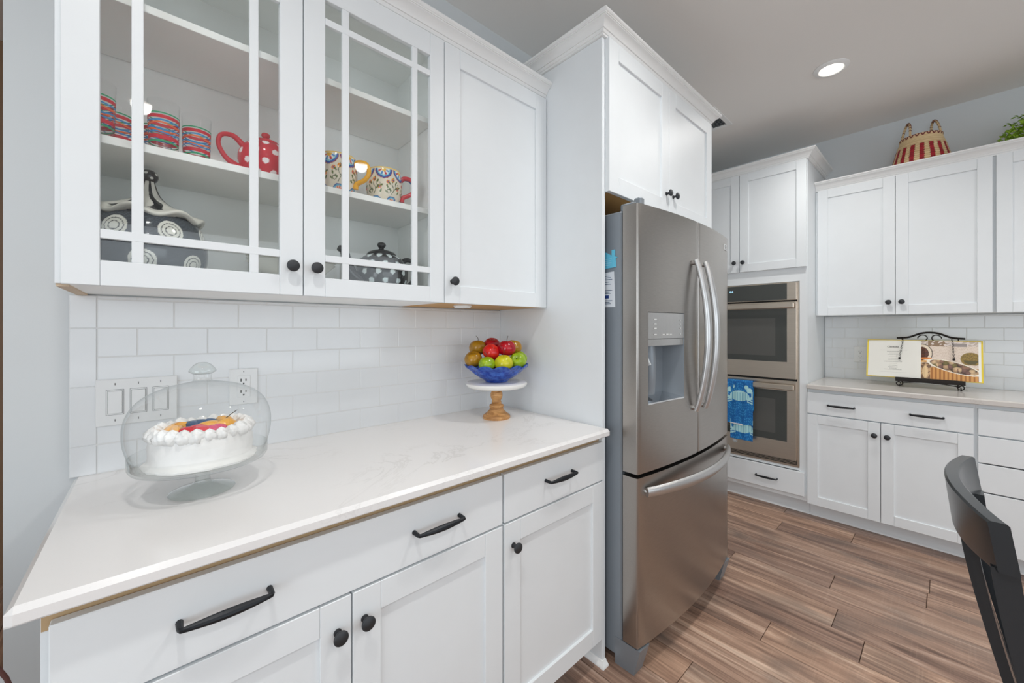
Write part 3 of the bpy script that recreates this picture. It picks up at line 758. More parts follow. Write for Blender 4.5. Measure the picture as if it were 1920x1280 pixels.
# towel over the lower oven handle, printed with pale crabs
def crab(u, v, cu, cv, s_):
    """pale crab centred at (cu,cv), body half-width s_ ; u,v in metres on the cloth"""
    x = (u - cu) / s_; y = (v - cv) / s_; ax = abs(x)
    if (x / .78) ** 2 + (y / .46) ** 2 < 1: return 2 if sin(x * 30) > .75 and y < .3 else 1
    if math.hypot(ax - .80, y - .52) < .22 and y > .3: return 1
    if abs(math.hypot(ax - .62, y - .15) - .42) < .09 and ax > .6: return 1
    if math.hypot(ax - .55, y - .80) < .17: return 1
    for k in range(3):
        yy = -.05 - .2 * k; 
        if .6 < ax < 1.12 and abs(y - (yy - (ax - .6) * .35 + .15 * (ax - .85) ** 2)) < .055: return 1
    return 0
TW_U0, TW_U1 = .388, .566
hz_ = .905
def towel_pt(a, s_, du=0):                    # s_ measured down from the top of the handle (front side)
    return a
def towel_strip(name, ua, ub, front, length, back, parent, seedv):
    w = MB(); nu, nv = 52, 150; yh = OF + .062
    path = []
    r = .0135 + (0.003 if front else 0)
    steps = 14
    for i in range(12): path.append((yh - r - .0 - .0, hz_ - .006 - back + back * i / 11))
    for i in range(1, steps): a_ = PI - PI * i / steps; path.append((yh + r * cos(a_), hz_ + .010 + .016 * sin(a_)))
    n0 = len(path); nf = 110
    for i in range(nf + 1): path.append((yh + r + .0025 * sin(i * .05 + seedv), hz_ + .004 - (length) * i / nf))
    L = [0]
    for p, q_ in zip(path, path[1:]): L.append(L[-1] + math.hypot(q_[0] - p[0], q_[1] - p[1]))
    col = []; vv = []; fs = []
    for j, (d, z) in enumerate(path):
        for i in range(nu + 1):
            u = ua + (ub - ua) * i / nu; dd = d + (.002 * sin(i * .33 + j * .02) if j > n0 else 0) 
            vv.append(TB(u, dd, z)); s_ = (hz_ + .02 - z) if j >= n0 else .0
            c = S(22, 108, 178); k_ = sin(u * 190 + 3 * sin(z * 60)) * sin(z * 170 + 4 * sin(u * 90))
            if k_ > .55: c = S(58, 150, 208)
            if k_ < -.72: c = S(14, 84, 156)
            q_ = 0
            for cv in ((.115, ) if front else (.355,)):
                q_ = crab(u, -s_, (ua + ub) / 2 + (0 if front else .01), -cv, .086)
                if q_: c = S(176, 222, 226) if q_ == 1 else S(88, 158, 190)
            col.append(c)
    W = nu + 1
    for j in range(len(path) - 1):
        for i in range(nu): fs.append([j * W + i, j * W + i + 1, (j + 1) * W + i + 1, (j + 1) * W + i])
    w.add(vv, fs); it = iter(col)
    o = w.build(name, 'cloth_print', parent, smooth=60, recalc=False, paint=lambda p: next(it))
    md = o.modifiers.new('thickness', 'SOLIDIFY'); md.thickness = .0022; md.offset = 1
    return o
tw = thing('dish_towel', TB(.477, OF + .062, .48), 'blue dish towel printed with pale crabs over the lower oven handle', 'towel')
towel_strip('front_fold', TW_U0, TW_U1, True, .315, .20, tw, 0)
towel_strip('back_fold', TW_U0 + .022, TW_U1, False, .432, .20, tw, 1.2)
w = MB(); w.add([TB(.40, OF + .0805, .600), TB(.497, OF + .0805, .598), TB(.497, OF + .0805, .586), TB(.41, OF + .0805, .594)], [[0, 1, 2, 3]]); w.build('white_hem', 'plastic_white', tw, smooth=0)

# ------------------------------------------------------------------ wall B: base cabinets, worktop, wall cabinets
def base_unit_b(u0, u1, label):
    t = thing('base_cabinet', TB((u0 + u1) / 2, .3, 0), label, 'cabinet'); D = BF0 - .001
    w = MB()
    bx(w, TB, u0, u0 + .018, .004, D - .02, .105, .905); bx(w, TB, u1 - .018, u1, .004, D - .02, .105, .905); bx(w, TB, u0 + .018, u1 - .018, .016, D - .02, .107, .123); bx(w, TB, u0 + .018, u1 - .018, .004, .016, .107, .905)
    for a, b in ((.862, .905), (.728, .748), (.107, .128)): bx(w, TB, u0 + .022, u1 - .022, D - .02, D - .0005, a, b)
    bx(w, TB, u0, u0 + .022, D - .02, D, .105, .905); bx(w, TB, u1 - .022, u1, D - .02, D, .105, .905)
    w.build('carcass', 'paint_white', t, smooth=0)
    k = MB(); bx(k, TB, u0, u1, D - .085, D - .07, 0, .106); k.build('toe_kick', 'paint_white', t, smooth=0)
    return t
t = base_unit_b(.8895, 1.6585, 'white base cabinet with a two-handled drawer and two doors under the cookbook')
o = slab(TB, t, .8905, 1.6515, .738, .883, BF0, BF1); pull(TB, o, 1.075, BF1, .806); pull(TB, o, 1.469, BF1, .809)
o = shaker(TB, t, .8905, 1.2675, .108, .731, BF0, BF1, .06); knob(TB, o, 1.240, BF1, .651)
o = shaker(TB, t, 1.2705, 1.6515, .108, .731, BF0, BF1, .06); knob(TB, o, 1.3005, BF1, .651)
t = base_unit_b(1.659, 2.26, 'white base cabinet with a stack of four plain drawers beyond the black chair')
for a, b in ((.738, .883), (.587, .731), (.428, .580), (.108, .421)): slab(TB, t, 1.667, 2.252, a, b, BF0, BF1)
t = base_unit_b(2.2605, 2.75, 'white single-door base cabinet past the stack of four drawers')
o = slab(TB, t, 2.266, 2.744, .738, .883, BF0, BF1); pull(TB, o, 2.505, BF1, .81)
o = shaker(TB, t, 2.266, 2.744, .108, .731, BF0, BF1, .06); knob(TB, o, 2.30, BF1, .651)
worktop('countertop', TB, .8895, 2.752, .6145, ZCT, 'quartz_grey', 'pale grey speckled countertop holding the cookbook', .006)
# shoe moulding along the toe kicks
m = MB(); m.sweep([(XB - BF0 + .0845, 0.0), (XB - BF0 + .0845, -2.75)], [(0, 0), (.016, 0), (.0155, .005), (.011, .012), (.004, .018), (0, .019)], 0); struct(m.build('trim_5', 'trim_white'))

UBD = XB - 3.775
def wall_unit_b(u0, u1, doors, knobs, label):
    t = thing('wall_cabinet', TB((u0 + u1) / 2, .16, UB), label, 'cabinet'); z0, z1 = 1.421, 2.338
    w = MB(); D = UBD - .0215
    bx(w, TB, u0, u0 + .018, .002, D - .018, z0, z1); bx(w, TB, u1 - .018, u1, .002, D - .018, z0, z1); bx(w, TB, u0 + .018, u1 - .018, .002, .012, z0, z1); bx(w, TB, u0 + .018, u1 - .018, .012, D - .018, z1 - .02, z1); bx(w, TB, u0 + .018, u1 - .018, .012, D - .018, z0, z0 + .018)
    bx(w, TB, u0, u0 + .02, D - .018, D, z0, z1); bx(w, TB, u1 - .02, u1, D - .018, D, z0, z1); bx(w, TB, u0 + .02, u1 - .02, D - .018, D - .0005, z1 - .04, z1 - .0005)
    w.build('carcass', 'paint_white', t, smooth=0)
    for (a, b), k in zip(doors, knobs):
        o = shaker(TB, t, a, b, 1.419, 2.337, UBD - .020, UBD, .06)
        knob(TB, o, k, UBD, 1.500)
    return t
wall_unit_b(.8895, 1.739, [(.902, 1.3175), (1.3205, 1.7325)], [1.2865, 1.350], 'white two-door wall cabinet beneath the striped basket')
wall_unit_b(1.7395, 2.62, [(1.7465, 2.177), (2.18, 2.612)], [2.147, 2.21], 'white two-door wall cabinet beneath the green plant')
w = MB(); bx(w, TB, .8885, .8892, .002, .30, 1.419, 2.34); 
crown(6, [TB(.889, UBD - .021, 0)[:2], TB(2.62, UBD - .021, 0)[:2], TB(2.62, 0, 0)[:2]], 2.3385, 1.0)
m = MB(); bx(m, TB, .889, 2.62, .0, UBD - .022, 2.3385, 2.3405); struct(m.build('trim_7', 'trim_white', smooth=0))

# ------------------------------------------------------------------ switches, outlets, vent, recessed lights
def outlet(T, u0, u1, z0, z1, label):
    c = T((u0 + u1) / 2, .008, z0); t = thing('wall_outlet', c, label, 'outlet'); zc = (z0 + z1) / 2; uc = (u0 + u1) / 2
    w = MB(); bx(w, T, u0, u1, .0085, .0135, z0, z1, .002); w.build('cover_plate', 'plastic_white', t, smooth=0)
    w = MB(); bx(w, T, uc - .0175, uc + .0175, .0135, .0150, zc - .035, zc + .035, .001); rc = w.build('receptacle', 'plastic_white', t, smooth=0)
    for s_ in (-1, 1):
        zz = zc + s_ * .018
        for a, b, h in ((-.0075, .0013, .0045), (.0055, .0013, .0038)):
            w = MB(); bx(w, T, uc + a - b, uc + a + b, .0149, .0153, zz - h + .003, zz + h + .003); w.build('slot', 'slot_dark', rc, smooth=0)
        w = MB(); bx(w, T, uc - .0025, uc + .0015, .0149, .0153, zz - .011, zz - .006); w.build('slot', 'slot_dark', rc, smooth=0)
    for s_ in (-1, 1):
        w = MB(); bx(w, T, uc - .001, uc + .001, .0134, .0138, zc + s_ * .048 - .002, zc + s_ * .048 + .002); w.build('screw', 'slot_dark', t, smooth=0)
outlet(TA, .336, .412, 1.083, 1.198, 'white duplex wall outlet above the countertop behind the cake dome')
outlet(TB, 1.069, 1.146, 1.070, 1.188, 'white duplex wall outlet beside the open cookbook')
t = thing('light_switch', TA(.13, .009, 1.066), 'white three-gang rocker light switch on the tiled wall', 'light switch')
w = MB(); bx(w, TA, .0465, .2125, .0085, .0145, 1.064, 1.190, .002); w.build('cover_plate', 'plastic_white', t, smooth=0)
for uc in (.0838, .1298, .1758):
    w = MB(); bx(w, TA, uc - .0172, uc + .0172, .0140, .0147, 1.0925, 1.1615); f_ = w.build('bezel', 'gasket', t, smooth=0)
    w = MB(); bx(w, TA, uc - .0165, uc + .0165, .0142, .0158, 1.0932, 1.1608, .0006); f2 = w.build('rocker_frame', 'plastic_white', t, smooth=0)
    w = MB(); bx(w, TA, uc - .0143, uc + .0143, .0155, .0160, 1.0962, 1.1578); w.build('shadow_line', 'gasket', f2, smooth=0)
    w = MB(); bx(w, TA, uc - .0138, uc + .0138, .0157, .0185, 1.0967, 1.1573, .001); w.build('rocker', 'plastic_white', f2, smooth=0)
    for zz in (1.078, 1.176):
        w = MB(); bx(w, TA, uc - .0007, uc + .0007, .0143, .0149, zz - .003, zz + .003); w.build('screw', 'slot_dark', t, smooth=0)
t = thing('ceiling_vent', (3.12, -.40, ZCEIL - .012), 'white slatted air vent in the ceiling above the refrigerator cabinet', 'vent')
w = MB(); vx0, vx1, vy0, vy1 = 2.93, 3.262, -.492, -.34
for a in ((vx0, vx1, vy0, vy0 + .03), (vx0, vx1, vy1 - .03, vy1), (vx0, vx0 + .03, vy0 + .03, vy1 - .03), (vx1 - .03, vx1, vy0 + .03, vy1 - .03)): w.box(*a, ZCEIL - .008, ZCEIL - .0005)
w.build('frame', 'trim_white', t, smooth=0)
w = MB(); w.box(vx0 + .03, vx1 - .03, vy0 + .03, vy1 - .03, ZCEIL - .002, ZCEIL - .0006); w.build('duct', 'gasket', t, smooth=0)
for i in range(12):
    x_ = vx0 + .042 + i * .0215
    w = MB(); w.add([(x_, vy0 + .03, ZCEIL - .0075), (x_ + .006, vy0 + .03, ZCEIL - .002), (x_ + .006, vy1 - .03, ZCEIL - .002), (x_, vy1 - .03, ZCEIL - .0075)], [[0, 1, 2, 3]]); w.build('slat', 'trim_white', t, smooth=0)
CL = ['recessed ceiling light nearest the double oven', 'recessed ceiling light in front of the refrigerator', 'recessed ceiling light in front of the glass-door cabinet', 'recessed ceiling light towards the four-drawer cabinet', 'recessed ceiling light behind the black chair', 'recessed ceiling light farthest from the oven wall']
for (cx_, cy_), lb in zip(CANS, CL):
    t = thing('recessed_light', (cx_, cy_, ZCEIL - .013), lb, 'light', 'recessed ceiling lights')
    MB().lathe([(.055, -.0005), (.0555, -.009), (.060, -.0125), (.072, -.011), (.083, -.004), (.084, -.0005)], (cx_, cy_, ZCEIL), 40).build('trim_ring', 'trim_white', t)
    MB().lathe([(.0001, -.0062), (.0545, -.0060), (.0545, -.002), (.0001, -.002)], (cx_, cy_, ZCEIL), 32).build('lens', 'lamp_lens', t)
    l = bpy.data.lights.new('lamp_glow', 'SPOT'); l.energy = CAN_POWER; l.color = (1.0, .985, .955); l.spot_size = R(150); l.spot_blend = .9; l.shadow_soft_size = .05
    lo = bpy.data.objects.new('lamp_glow', l); COL.objects.link(lo); lo.parent = t; lo.location = (0, 0, -.012)

# ------------------------------------------------------------------ things on the worktop: cake, stand, dome
CKX, CKY = .2476, -.3314; PZ = 1.012
w = MB(); base = thing('glass_cake_stand', (CKX, CKY, ZCT), 'clear glass pedestal cake stand on the white countertop', 'cake stand')
MB().lathe([(.0001, .0012), (.0635, .0), (.0645, .0025), (.062, .005), (.045, .010), (.022, .017), (.0155, .021), (.0145, .030), (.0145, .045), (.0175, .0475), (.022, .049), (.023, .0525), (.0195, .056), (.0165, .058), (.0165, .0625), (.0001, .0625)], (CKX, CKY, ZCT), 48).build('pedestal', 'solid_glass', base)
MB().lathe([(.0001, .063), (.06, .0635), (.112, .0665), (.1275, .0705), (.1318, .078), (.1325, .1005), (.1305, .1010), (.1295, .0805), (.124, .0745), (.11, .0735), (.0001, .0728)], (CKX, CKY, ZCT), 72).build('plate', 'clear_glass', base)
DZ = ZCT + .0752
dm = thing('glass_cake_dome', (CKX, CKY, DZ), 'clear glass dome with a round knob covering the frosted cake', 'cake dome')
dp = [(.1225, 0), (.1262, .012), (.1335, .035), (.1385, .058), (.1398, .080), (.1385, .100), (.1325, .122), (.1205, .143), (.100, .161), (.070, .1755), (.040, .183), (.021, .1875), (.0175, .191), (.017, .197), (.0185, .2045)]
pf = [(p.x, p.z) for p in spline([(a, 0, b) for a, b in dp], 4)]
w = MB().lathe(pf, (CKX, CKY, DZ), 80); del w.f[-2:]; del w.mi[-2:]; w.build('bell', 'clear_glass', dm, recalc=False)
MB().lathe([(.0001, .2035), (.018, .2045), (.0215, .2065), (.0262, .2095), (.0265, .2125), (.0235, .2185), (.017, .2265), (.009, .2315), (.0001, .2325)], (CKX, CKY, DZ), 40).build('knob', 'solid_glass', dm)
ck = thing('frosted_cake', (CKX, CKY, PZ), 'round white frosted cake topped with glazed fruit under the glass dome', 'cake')
rng = random.Random(5)
def wob(a, z, j): return 1 + .012 * sin(5 * a + z * 60) + .010 * sin(11 * a - z * 90) + .009 * sin(23 * a + z * 140) + .006 * sin(41 * a - z * 200)
CR = .0985; CH = .0745
MB().lathe([(.0001, 0), (CR * 1.10, 0), (CR * 1.11, .004), (CR * 1.045, .009), (CR, .013), (CR * .995, .03), (CR * 1.0, .05), (CR * .985, CH - .006), (CR * .95, CH), (.05, CH + .001), (.0001, CH + .001)], (CKX, CKY, PZ + .0015), 96, rf=wob).build('cake_body', 'frosting', ck, smooth=60)
# piped frosting swirls around the rim
NSW = 25
for i in range(NSW):
    a = 2 * PI * i / NSW; w = MB(); c = Vector((CKX + .089 * cos(a), CKY + .089 * sin(a), PZ + CH))
    w.lathe([(.0001, -.012), (.010, -.012), (.0145, -.005), (.0155, .002), (.0125, .0065), (.0118, .008), (.0085, .0115), (.0078, .0125), (.0035, .0155), (.0001, .0175)], c, 20, rf=lambda an, z, j: 1 + .24 * cos(5 * an + j * .9 + i * 1.7))
    sc_ = .88 + .28 * rng.random(); w.v = [tuple(c + (Vector(p) - c) * sc_ + Vector((0, 0, (rng.random() - .5) * .0006))) for p in w.v]
    o = w.build('frosting_swirl', 'frosting', ck, smooth=70)
def blob(name, mat, ang, rad, l, wd, h, yaw):
    w = MB(); c = Vector((CKX + rad * cos(ang), CKY + rad * sin(ang), PZ + CH + .001)); vv = []; nu, nv = 18, 9
    w.grid(lambda u, v: (c.x + (l * cos(2 * PI * u) * cos(v * PI / 2)) * cos(yaw) - (wd * sin(2 * PI * u) * cos(v * PI / 2) + .35 * wd * cos(2 * PI * u) ** 2) * sin(yaw),
                         c.y + (l * cos(2 * PI * u) * cos(v * PI / 2)) * sin(yaw) + (wd * sin(2 * PI * u) * cos(v * PI / 2) + .35 * wd * cos(2 * PI * u) ** 2) * cos(yaw), c.z + h * sin(v * PI / 2)), nu, nv)
    return w.build(name, mat, ck, smooth=60)
for a in (200, 172, 150): blob('peach_slice', 'peach', R(a), .052, .033, .014, .017, R(a + 60))
for a in (5, 335, 30): blob('peach_slice', 'peach', R(a), .050, .033, .014, .020, R(a + 70))
for a in (235, 262, 250): blob('strawberry', 'strawberry', R(a), .054 if a != 250 else .036, .026, .017, .016, R(a + 90))
for a in (285, 302): blob('raspberry', 'raspberry', R(a), .052, .022, .015, .014, R(a + 90))
for a in (90, 120, 60): blob('blueberry_glaze', 'blueberry', R(a), .034, .024, .02, .016, R(a))
blob('peach_slice', 'peach', R(310), .02, .034, .017, .018, R(20)); blob('blueberry_glaze', 'blueberry', R(330), .042, .018, .015, .015, R(20))
w = MB(); w.tube(spline([(CKX + .035, CKY - .01, PZ + CH + .012), (CKX + .05, CKY - .006, PZ + CH + .024), (CKX + .068, CKY - .002, PZ + CH + .036)]), .0009, 6); w.build('cherry_stem', 'stem_dark', ck)

# ------------------------------------------------------------------ fruit pedestal, bowl and apples
FXc, FYc = 1.254, -.224
st = thing('pedestal_stand', (FXc, FYc, ZCT), 'marble-topped pedestal stand with a turned wooden base beside the tall panel', 'stand')
tp = [(.0001, 0), (.058, 0), (.060, .006), (.057, .014), (.045, .022), (.034, .033), (.0295, .040), (.0285, .044), (.0300, .046), (.0310, .052), (.0295, .058), (.022, .0605), (.0195, .064), (.0215, .068), (.0195, .072), (.0185, .076), (.0235, .086), (.0265, .097), (.0255, .107), (.0215, .117), (.0195, .124), (.0215, .131), (.0225, .1345), (.0001, .1345)]
MB().lathe(tp, (FXc, FYc, ZCT), 40).build('turned_base', 'turned_wood', st, smooth=50)
MB().lathe([(.0001, .1347), (.118, .1347), (.128, .140), (.1325, .148), (.132, .154), (.128, .1565), (.0001, .1565)], (FXc, FYc, ZCT), 64).build('marble_plate', 'marble', st)
BZ = ZCT + .157
def bowl_profile():
    out = [(.045, 0), (.050, .003), (.060, .012), (.078, .022), (.098, .036), (.116, .052), (.1385, .071)]
    return out
op = [(p.x, p.z) for p in spline([(a, 0, b) for a, b in bowl_profile()], 5)]
w = MB()
def brf(a, z, j):
    row = int(z / .0245); f = (z / .0245) % 1
    return 1 + .045 * (z / .071) * abs(cos(6 * a + (PI / 2 if row % 2 else 0))) * (.45 + .55 * sin(PI * f)) - .02
def bzf(a, r, j): return .013 * max(0, (r - .10) / .04) * (abs(cos(6 * a)) - .5)
w.lathe(op + [(a - .004, b + .002) for a, b in op[::-1]] + [(.0001, .004)], (FXc, FYc, BZ), 144, rf=brf, zf=bzf)
w.v = w.v; tag(w.build('glass_bowl', 'blue_glass', smooth=60), 'cobalt blue scalloped glass bowl full of apples on the pedestal', 'bowl')
dirv = Vector((.637, .771, 0)); rtv = Vector((.771, -.637, 0))
FR = [  # across, towards camera, z, radius, material, label, tilt, stem
 (-.098, .020, 1.196, .034, 'apple_russet', 'golden russet apple at the rim of the blue bowl, below another russet', (.3, -.2), False),
 (-.039, .083, 1.181, .0305, 'apple_green', 'small bright green apple at the front of the blue bowl', (.05, -.1), True),
 (.030, .080, 1.184, .0345, 'apple_yellow', 'yellow-green apple with an upright stem at the front of the bowl', (.1, -.1), True),
 (.089, .035, 1.188, .0325, 'apple_green', 'green apple lying on its side at the edge of the bowl', (1.2, -1.6), False),
 (.106, -.035, 1.196, .029, 'apple_green', 'green apple tucked behind the tipped green apple', (.5, .8), False),
 (-.082, -.030, 1.243, .034, 'apple_russet', 'golden russet apple with a curved stem on top of the pile', (-.1, .1), True),
 (-.022, .026, 1.226, .033, 'apple_scarlet', 'scarlet apple in the middle of the pile under two darker reds', (.7, .1), False),
 (.044, .022, 1.243, .0345, 'apple_red', 'deep red apple with a stem at the top front of the pile', (.0, .05), True),
 (-.020, -.045, 1.252, .034, 'apple_red', 'dark red apple at the top back of the pile', (.25, -.1), False),
 (.078, -.045, 1.245, .032, 'apple_russet', 'yellowish russet apple behind the topmost red apple', (.1, .2), False),
 (-.005, .028, 1.162, .031, 'apple_red', 'dark red apple at the bottom of the bowl under the others', (.0, .3), False),
 (.062, .0, 1.158, .029, 'apple_red', 'dark red apple at the bottom of the bowl by the green ones', (.2, .3), False)]
for a_, b_, z_, r_, mt, lb, (tx, ty), stm in FR:
    c = Vector((FXc, FYc, z_)) + rtv * a_ - dirv * b_
    r_ *= 1.13
    prof = []
    for i in range(19):
        ph = PI * i / 18; rr = sin(ph) * (1 + .06 * cos(ph)); zz = -cos(ph) * .90
        dimp = .30 * math.exp(-(rr / .30) ** 2) if ph > PI / 2 else -.16 * math.exp(-(rr / .26) ** 2)
        prof.append((max(rr * r_, 1e-6), (zz - dimp) * r_))
    t = thing('apple', c - Vector((0, 0, r_ * .85)), lb, 'apple', 'apples in the blue bowl')
    ax = Vector((ty, -tx, 1)).normalized()
    MB().lathe(prof, c, 28, ax=ax, rf=lambda an, z, j: 1 + .02 * cos(5 * an)).build('flesh', mt, t, smooth=80)
    if stm or abs(tx) > 1:
        w = MB(); b0 = c + ax * r_ * .55; L = .03 if stm else .014
        w.tube(spline([b0, b0 + ax * L * .6, b0 + ax * L + (rtv * -.009 if a_ < -.03 else rtv * .003)]), .0012, 6); w.build('stem', 'stem_dark', t)

# ------------------------------------------------------------------ things behind the glass doors
GL = [(.068, -.262, SH1, 'nearest the cabinet side'), (.095, -.178, SH1, 'behind'), (.179, -.250, SH1, 'front'), (.168, -.163, SH1, 'back'), (.2435, -.218, SH1, 'next to the red teapot')]
GLAB = ['red-banded striped tumbler at the end of the shelf by the cabinet side', 'striped tumbler tucked behind the end tumbler on the shelf', 'striped tumbler standing at the front between other tumblers', 'striped tumbler mostly hidden behind the front tumbler', 'striped tumbler closest to the red polka-dot teapot']
for (gx, gy, gz, _), lb in zip(GL, GLAB):
    t = thing('striped_tumbler', (gx, gy, gz), lb, 'glass', 'striped tumblers behind the glass door'); gh = .119
    def gr(z): return .0272 + .0035 * z / gh
    pr = [(.0001, .001), (.0262, .0), (.0272, .002)] + [(gr(gh * i / 6), gh * i / 6) for i in range(1, 7)] 
    w = MB().lathe(pr, (gx, gy, gz), 40); w.f.pop(); w.mi.pop(); w.lathe([(.0001, .011), (.0262, .0105)], (gx, gy, gz), 40); w.f.pop(); w.mi.pop(); w.build('tumbler_glass', 'clear_glass', t, recalc=False)
    w = MB(); names = ['band_green', 'band_red', 'band_blue', 'band_orange']
    def band(z0, z1, mi, amp=0, ph=0, fq=3):
        n = 40; vv = []
        for z in (z0, z1):
            for i in range(n):
                a = 2 * PI * i / n; r = gr(z) + .0004; vv.append((gx + r * cos(a), gy + r * sin(a), gz + z + amp * sin(fq * a + ph)))
        w.add(vv, [[i, (i + 1) % n, n + (i + 1) % n, n + i] for i in range(n)], mi)
    band(.0835, .0865, 0); band(.0725, .0805, 1); band(.0655, .0690, 2, .0012); band(.0585, .0625, 3, .0022, .6); band(.0545, .0575, 1, .0015, 2.1); band(.0475, .0505, 2, .0026, 1.2, 2); band(.0425, .0450, 3, .0024, 3, 3)
    band(.0375, .0405, 2, .0016, 2); band(.0240, .0330, 1); band(.0165, .0205, 0, .0010)
    w.build('printed_bands', names, t, recalc=False)
def dots(th, z, r, pitch_z, nth, rad, z0=0):
    row = round((z - z0) / pitch_z); dz = z - z0 - row * pitch_z
    st = 2 * PI / nth; off = (row % 2) * .5
    k = round(th / st - off); dth = (th / st - off - k) * st * r
    return math.hypot(dz, dth) < rad
def painted_lathe(name, prof, c, n, paint, parent, mat='glaze_print', sub=6, rf=None, zf=None):
    pf = [(p.x, p.z) for p in spline([(a, 0, b) for a, b in prof], sub)]
    pf = [(max(a, 1e-6), b) for a, b in pf]
    w = MB().lathe(pf, c, n, rf=rf, zf=zf)
    return w.build(name, mat, parent, smooth=60, paint=lambda p: paint(math.atan2(p[1] - c[1], p[0] - c[0]), p[2] - c[2], math.hypot(p[0] - c[0], p[1] - c[1])))
def teapot(c, sc, base_c, dot_c, mat, ang, label, spout_h=.9, body=None, nth=9, drad=.0085, pz=.030, lid_h=0):
    t = thing('teapot', c, label, 'teapot'); s_ = sc
    bp = [(.0001, 0), (.045, 0), (.058, .010), (.070, .034), (.0735, .058), (.070, .082), (.057, .103), (.043, .112), (.0385, .1135)]
    bp = [(a * s_, b * s_) for a, b in bp]
    painted_lathe('pot_body', bp, c, 160, lambda th, z, r: dot_c if dots(th, z, max(r, .02), pz * s_, nth, drad * s_, .012 * s_) and r > .03 * s_ else base_c, t, sub=10)
    lp = [(.0415, .112), (.042, .1145), (.036, .122), (.020, .1285), (.008, .131), (.0065, .134), (.0095, .138), (.0125, .143), (.0105, .149), (.0045, .152), (.0001, .1522)]
    MB().lathe([(a * s_, b * s_) for a, b in lp], c, 36).build('lid', mat, t, smooth=60)
    d = Vector((cos(ang), sin(ang), 0)); C_ = Vector(c)
    # spout on +d, handle on -d
    pts = spline([C_ + d * .058 * s_ + Vector((0, 0, .030 * s_)), C_ + d * .090 * s_ + Vector((0, 0, .048 * s_)), C_ + d * .104 * s_ + Vector((0, 0, .078 * s_)), C_ + d * .113 * s_ + Vector((0, 0, .108 * s_)), C_ + d * .128 * s_ + Vector((0, 0, .116 * s_))], 6)
    n = len(pts); MB().tube(pts, [(.020 - .012 * i / (n - 1)) * s_ for i in range(n)], 14).build('spout', mat, t, smooth=60)
    pts = spline([C_ - d * .060 * s_ + Vector((0, 0, .092 * s_)), C_ - d * .086 * s_ + Vector((0, 0, .112 * s_)), C_ - d * .115 * s_ + Vector((0, 0, .105 * s_)), C_ - d * .122 * s_ + Vector((0, 0, .075 * s_)), C_ - d * .102 * s_ + Vector((0, 0, .040 * s_)), C_ - d * .066 * s_ + Vector((0, 0, .022 * s_))], 6)
    n = len(pts); MB().tube(pts, [(.0095 - .0035 * sin(PI * i / (n - 1))) * s_ for i in range(n)], 12).build('handle', mat, t, smooth=60)
    return t
teapot((.402, -.195, SH1), .93, S(206, 52, 66), S(240, 232, 232), 'red_glaze', R(8), 'red teapot with white polka dots on the middle shelf')
BT = UZ0 + .024
teapot((.752, -.195, BT), 1.22, (.02, .022, .024), S(214, 226, 228), 'black_glaze', R(190), 'black teapot with white polka dots on the cabinet floor', nth=12, drad=.0072, pz=.024)

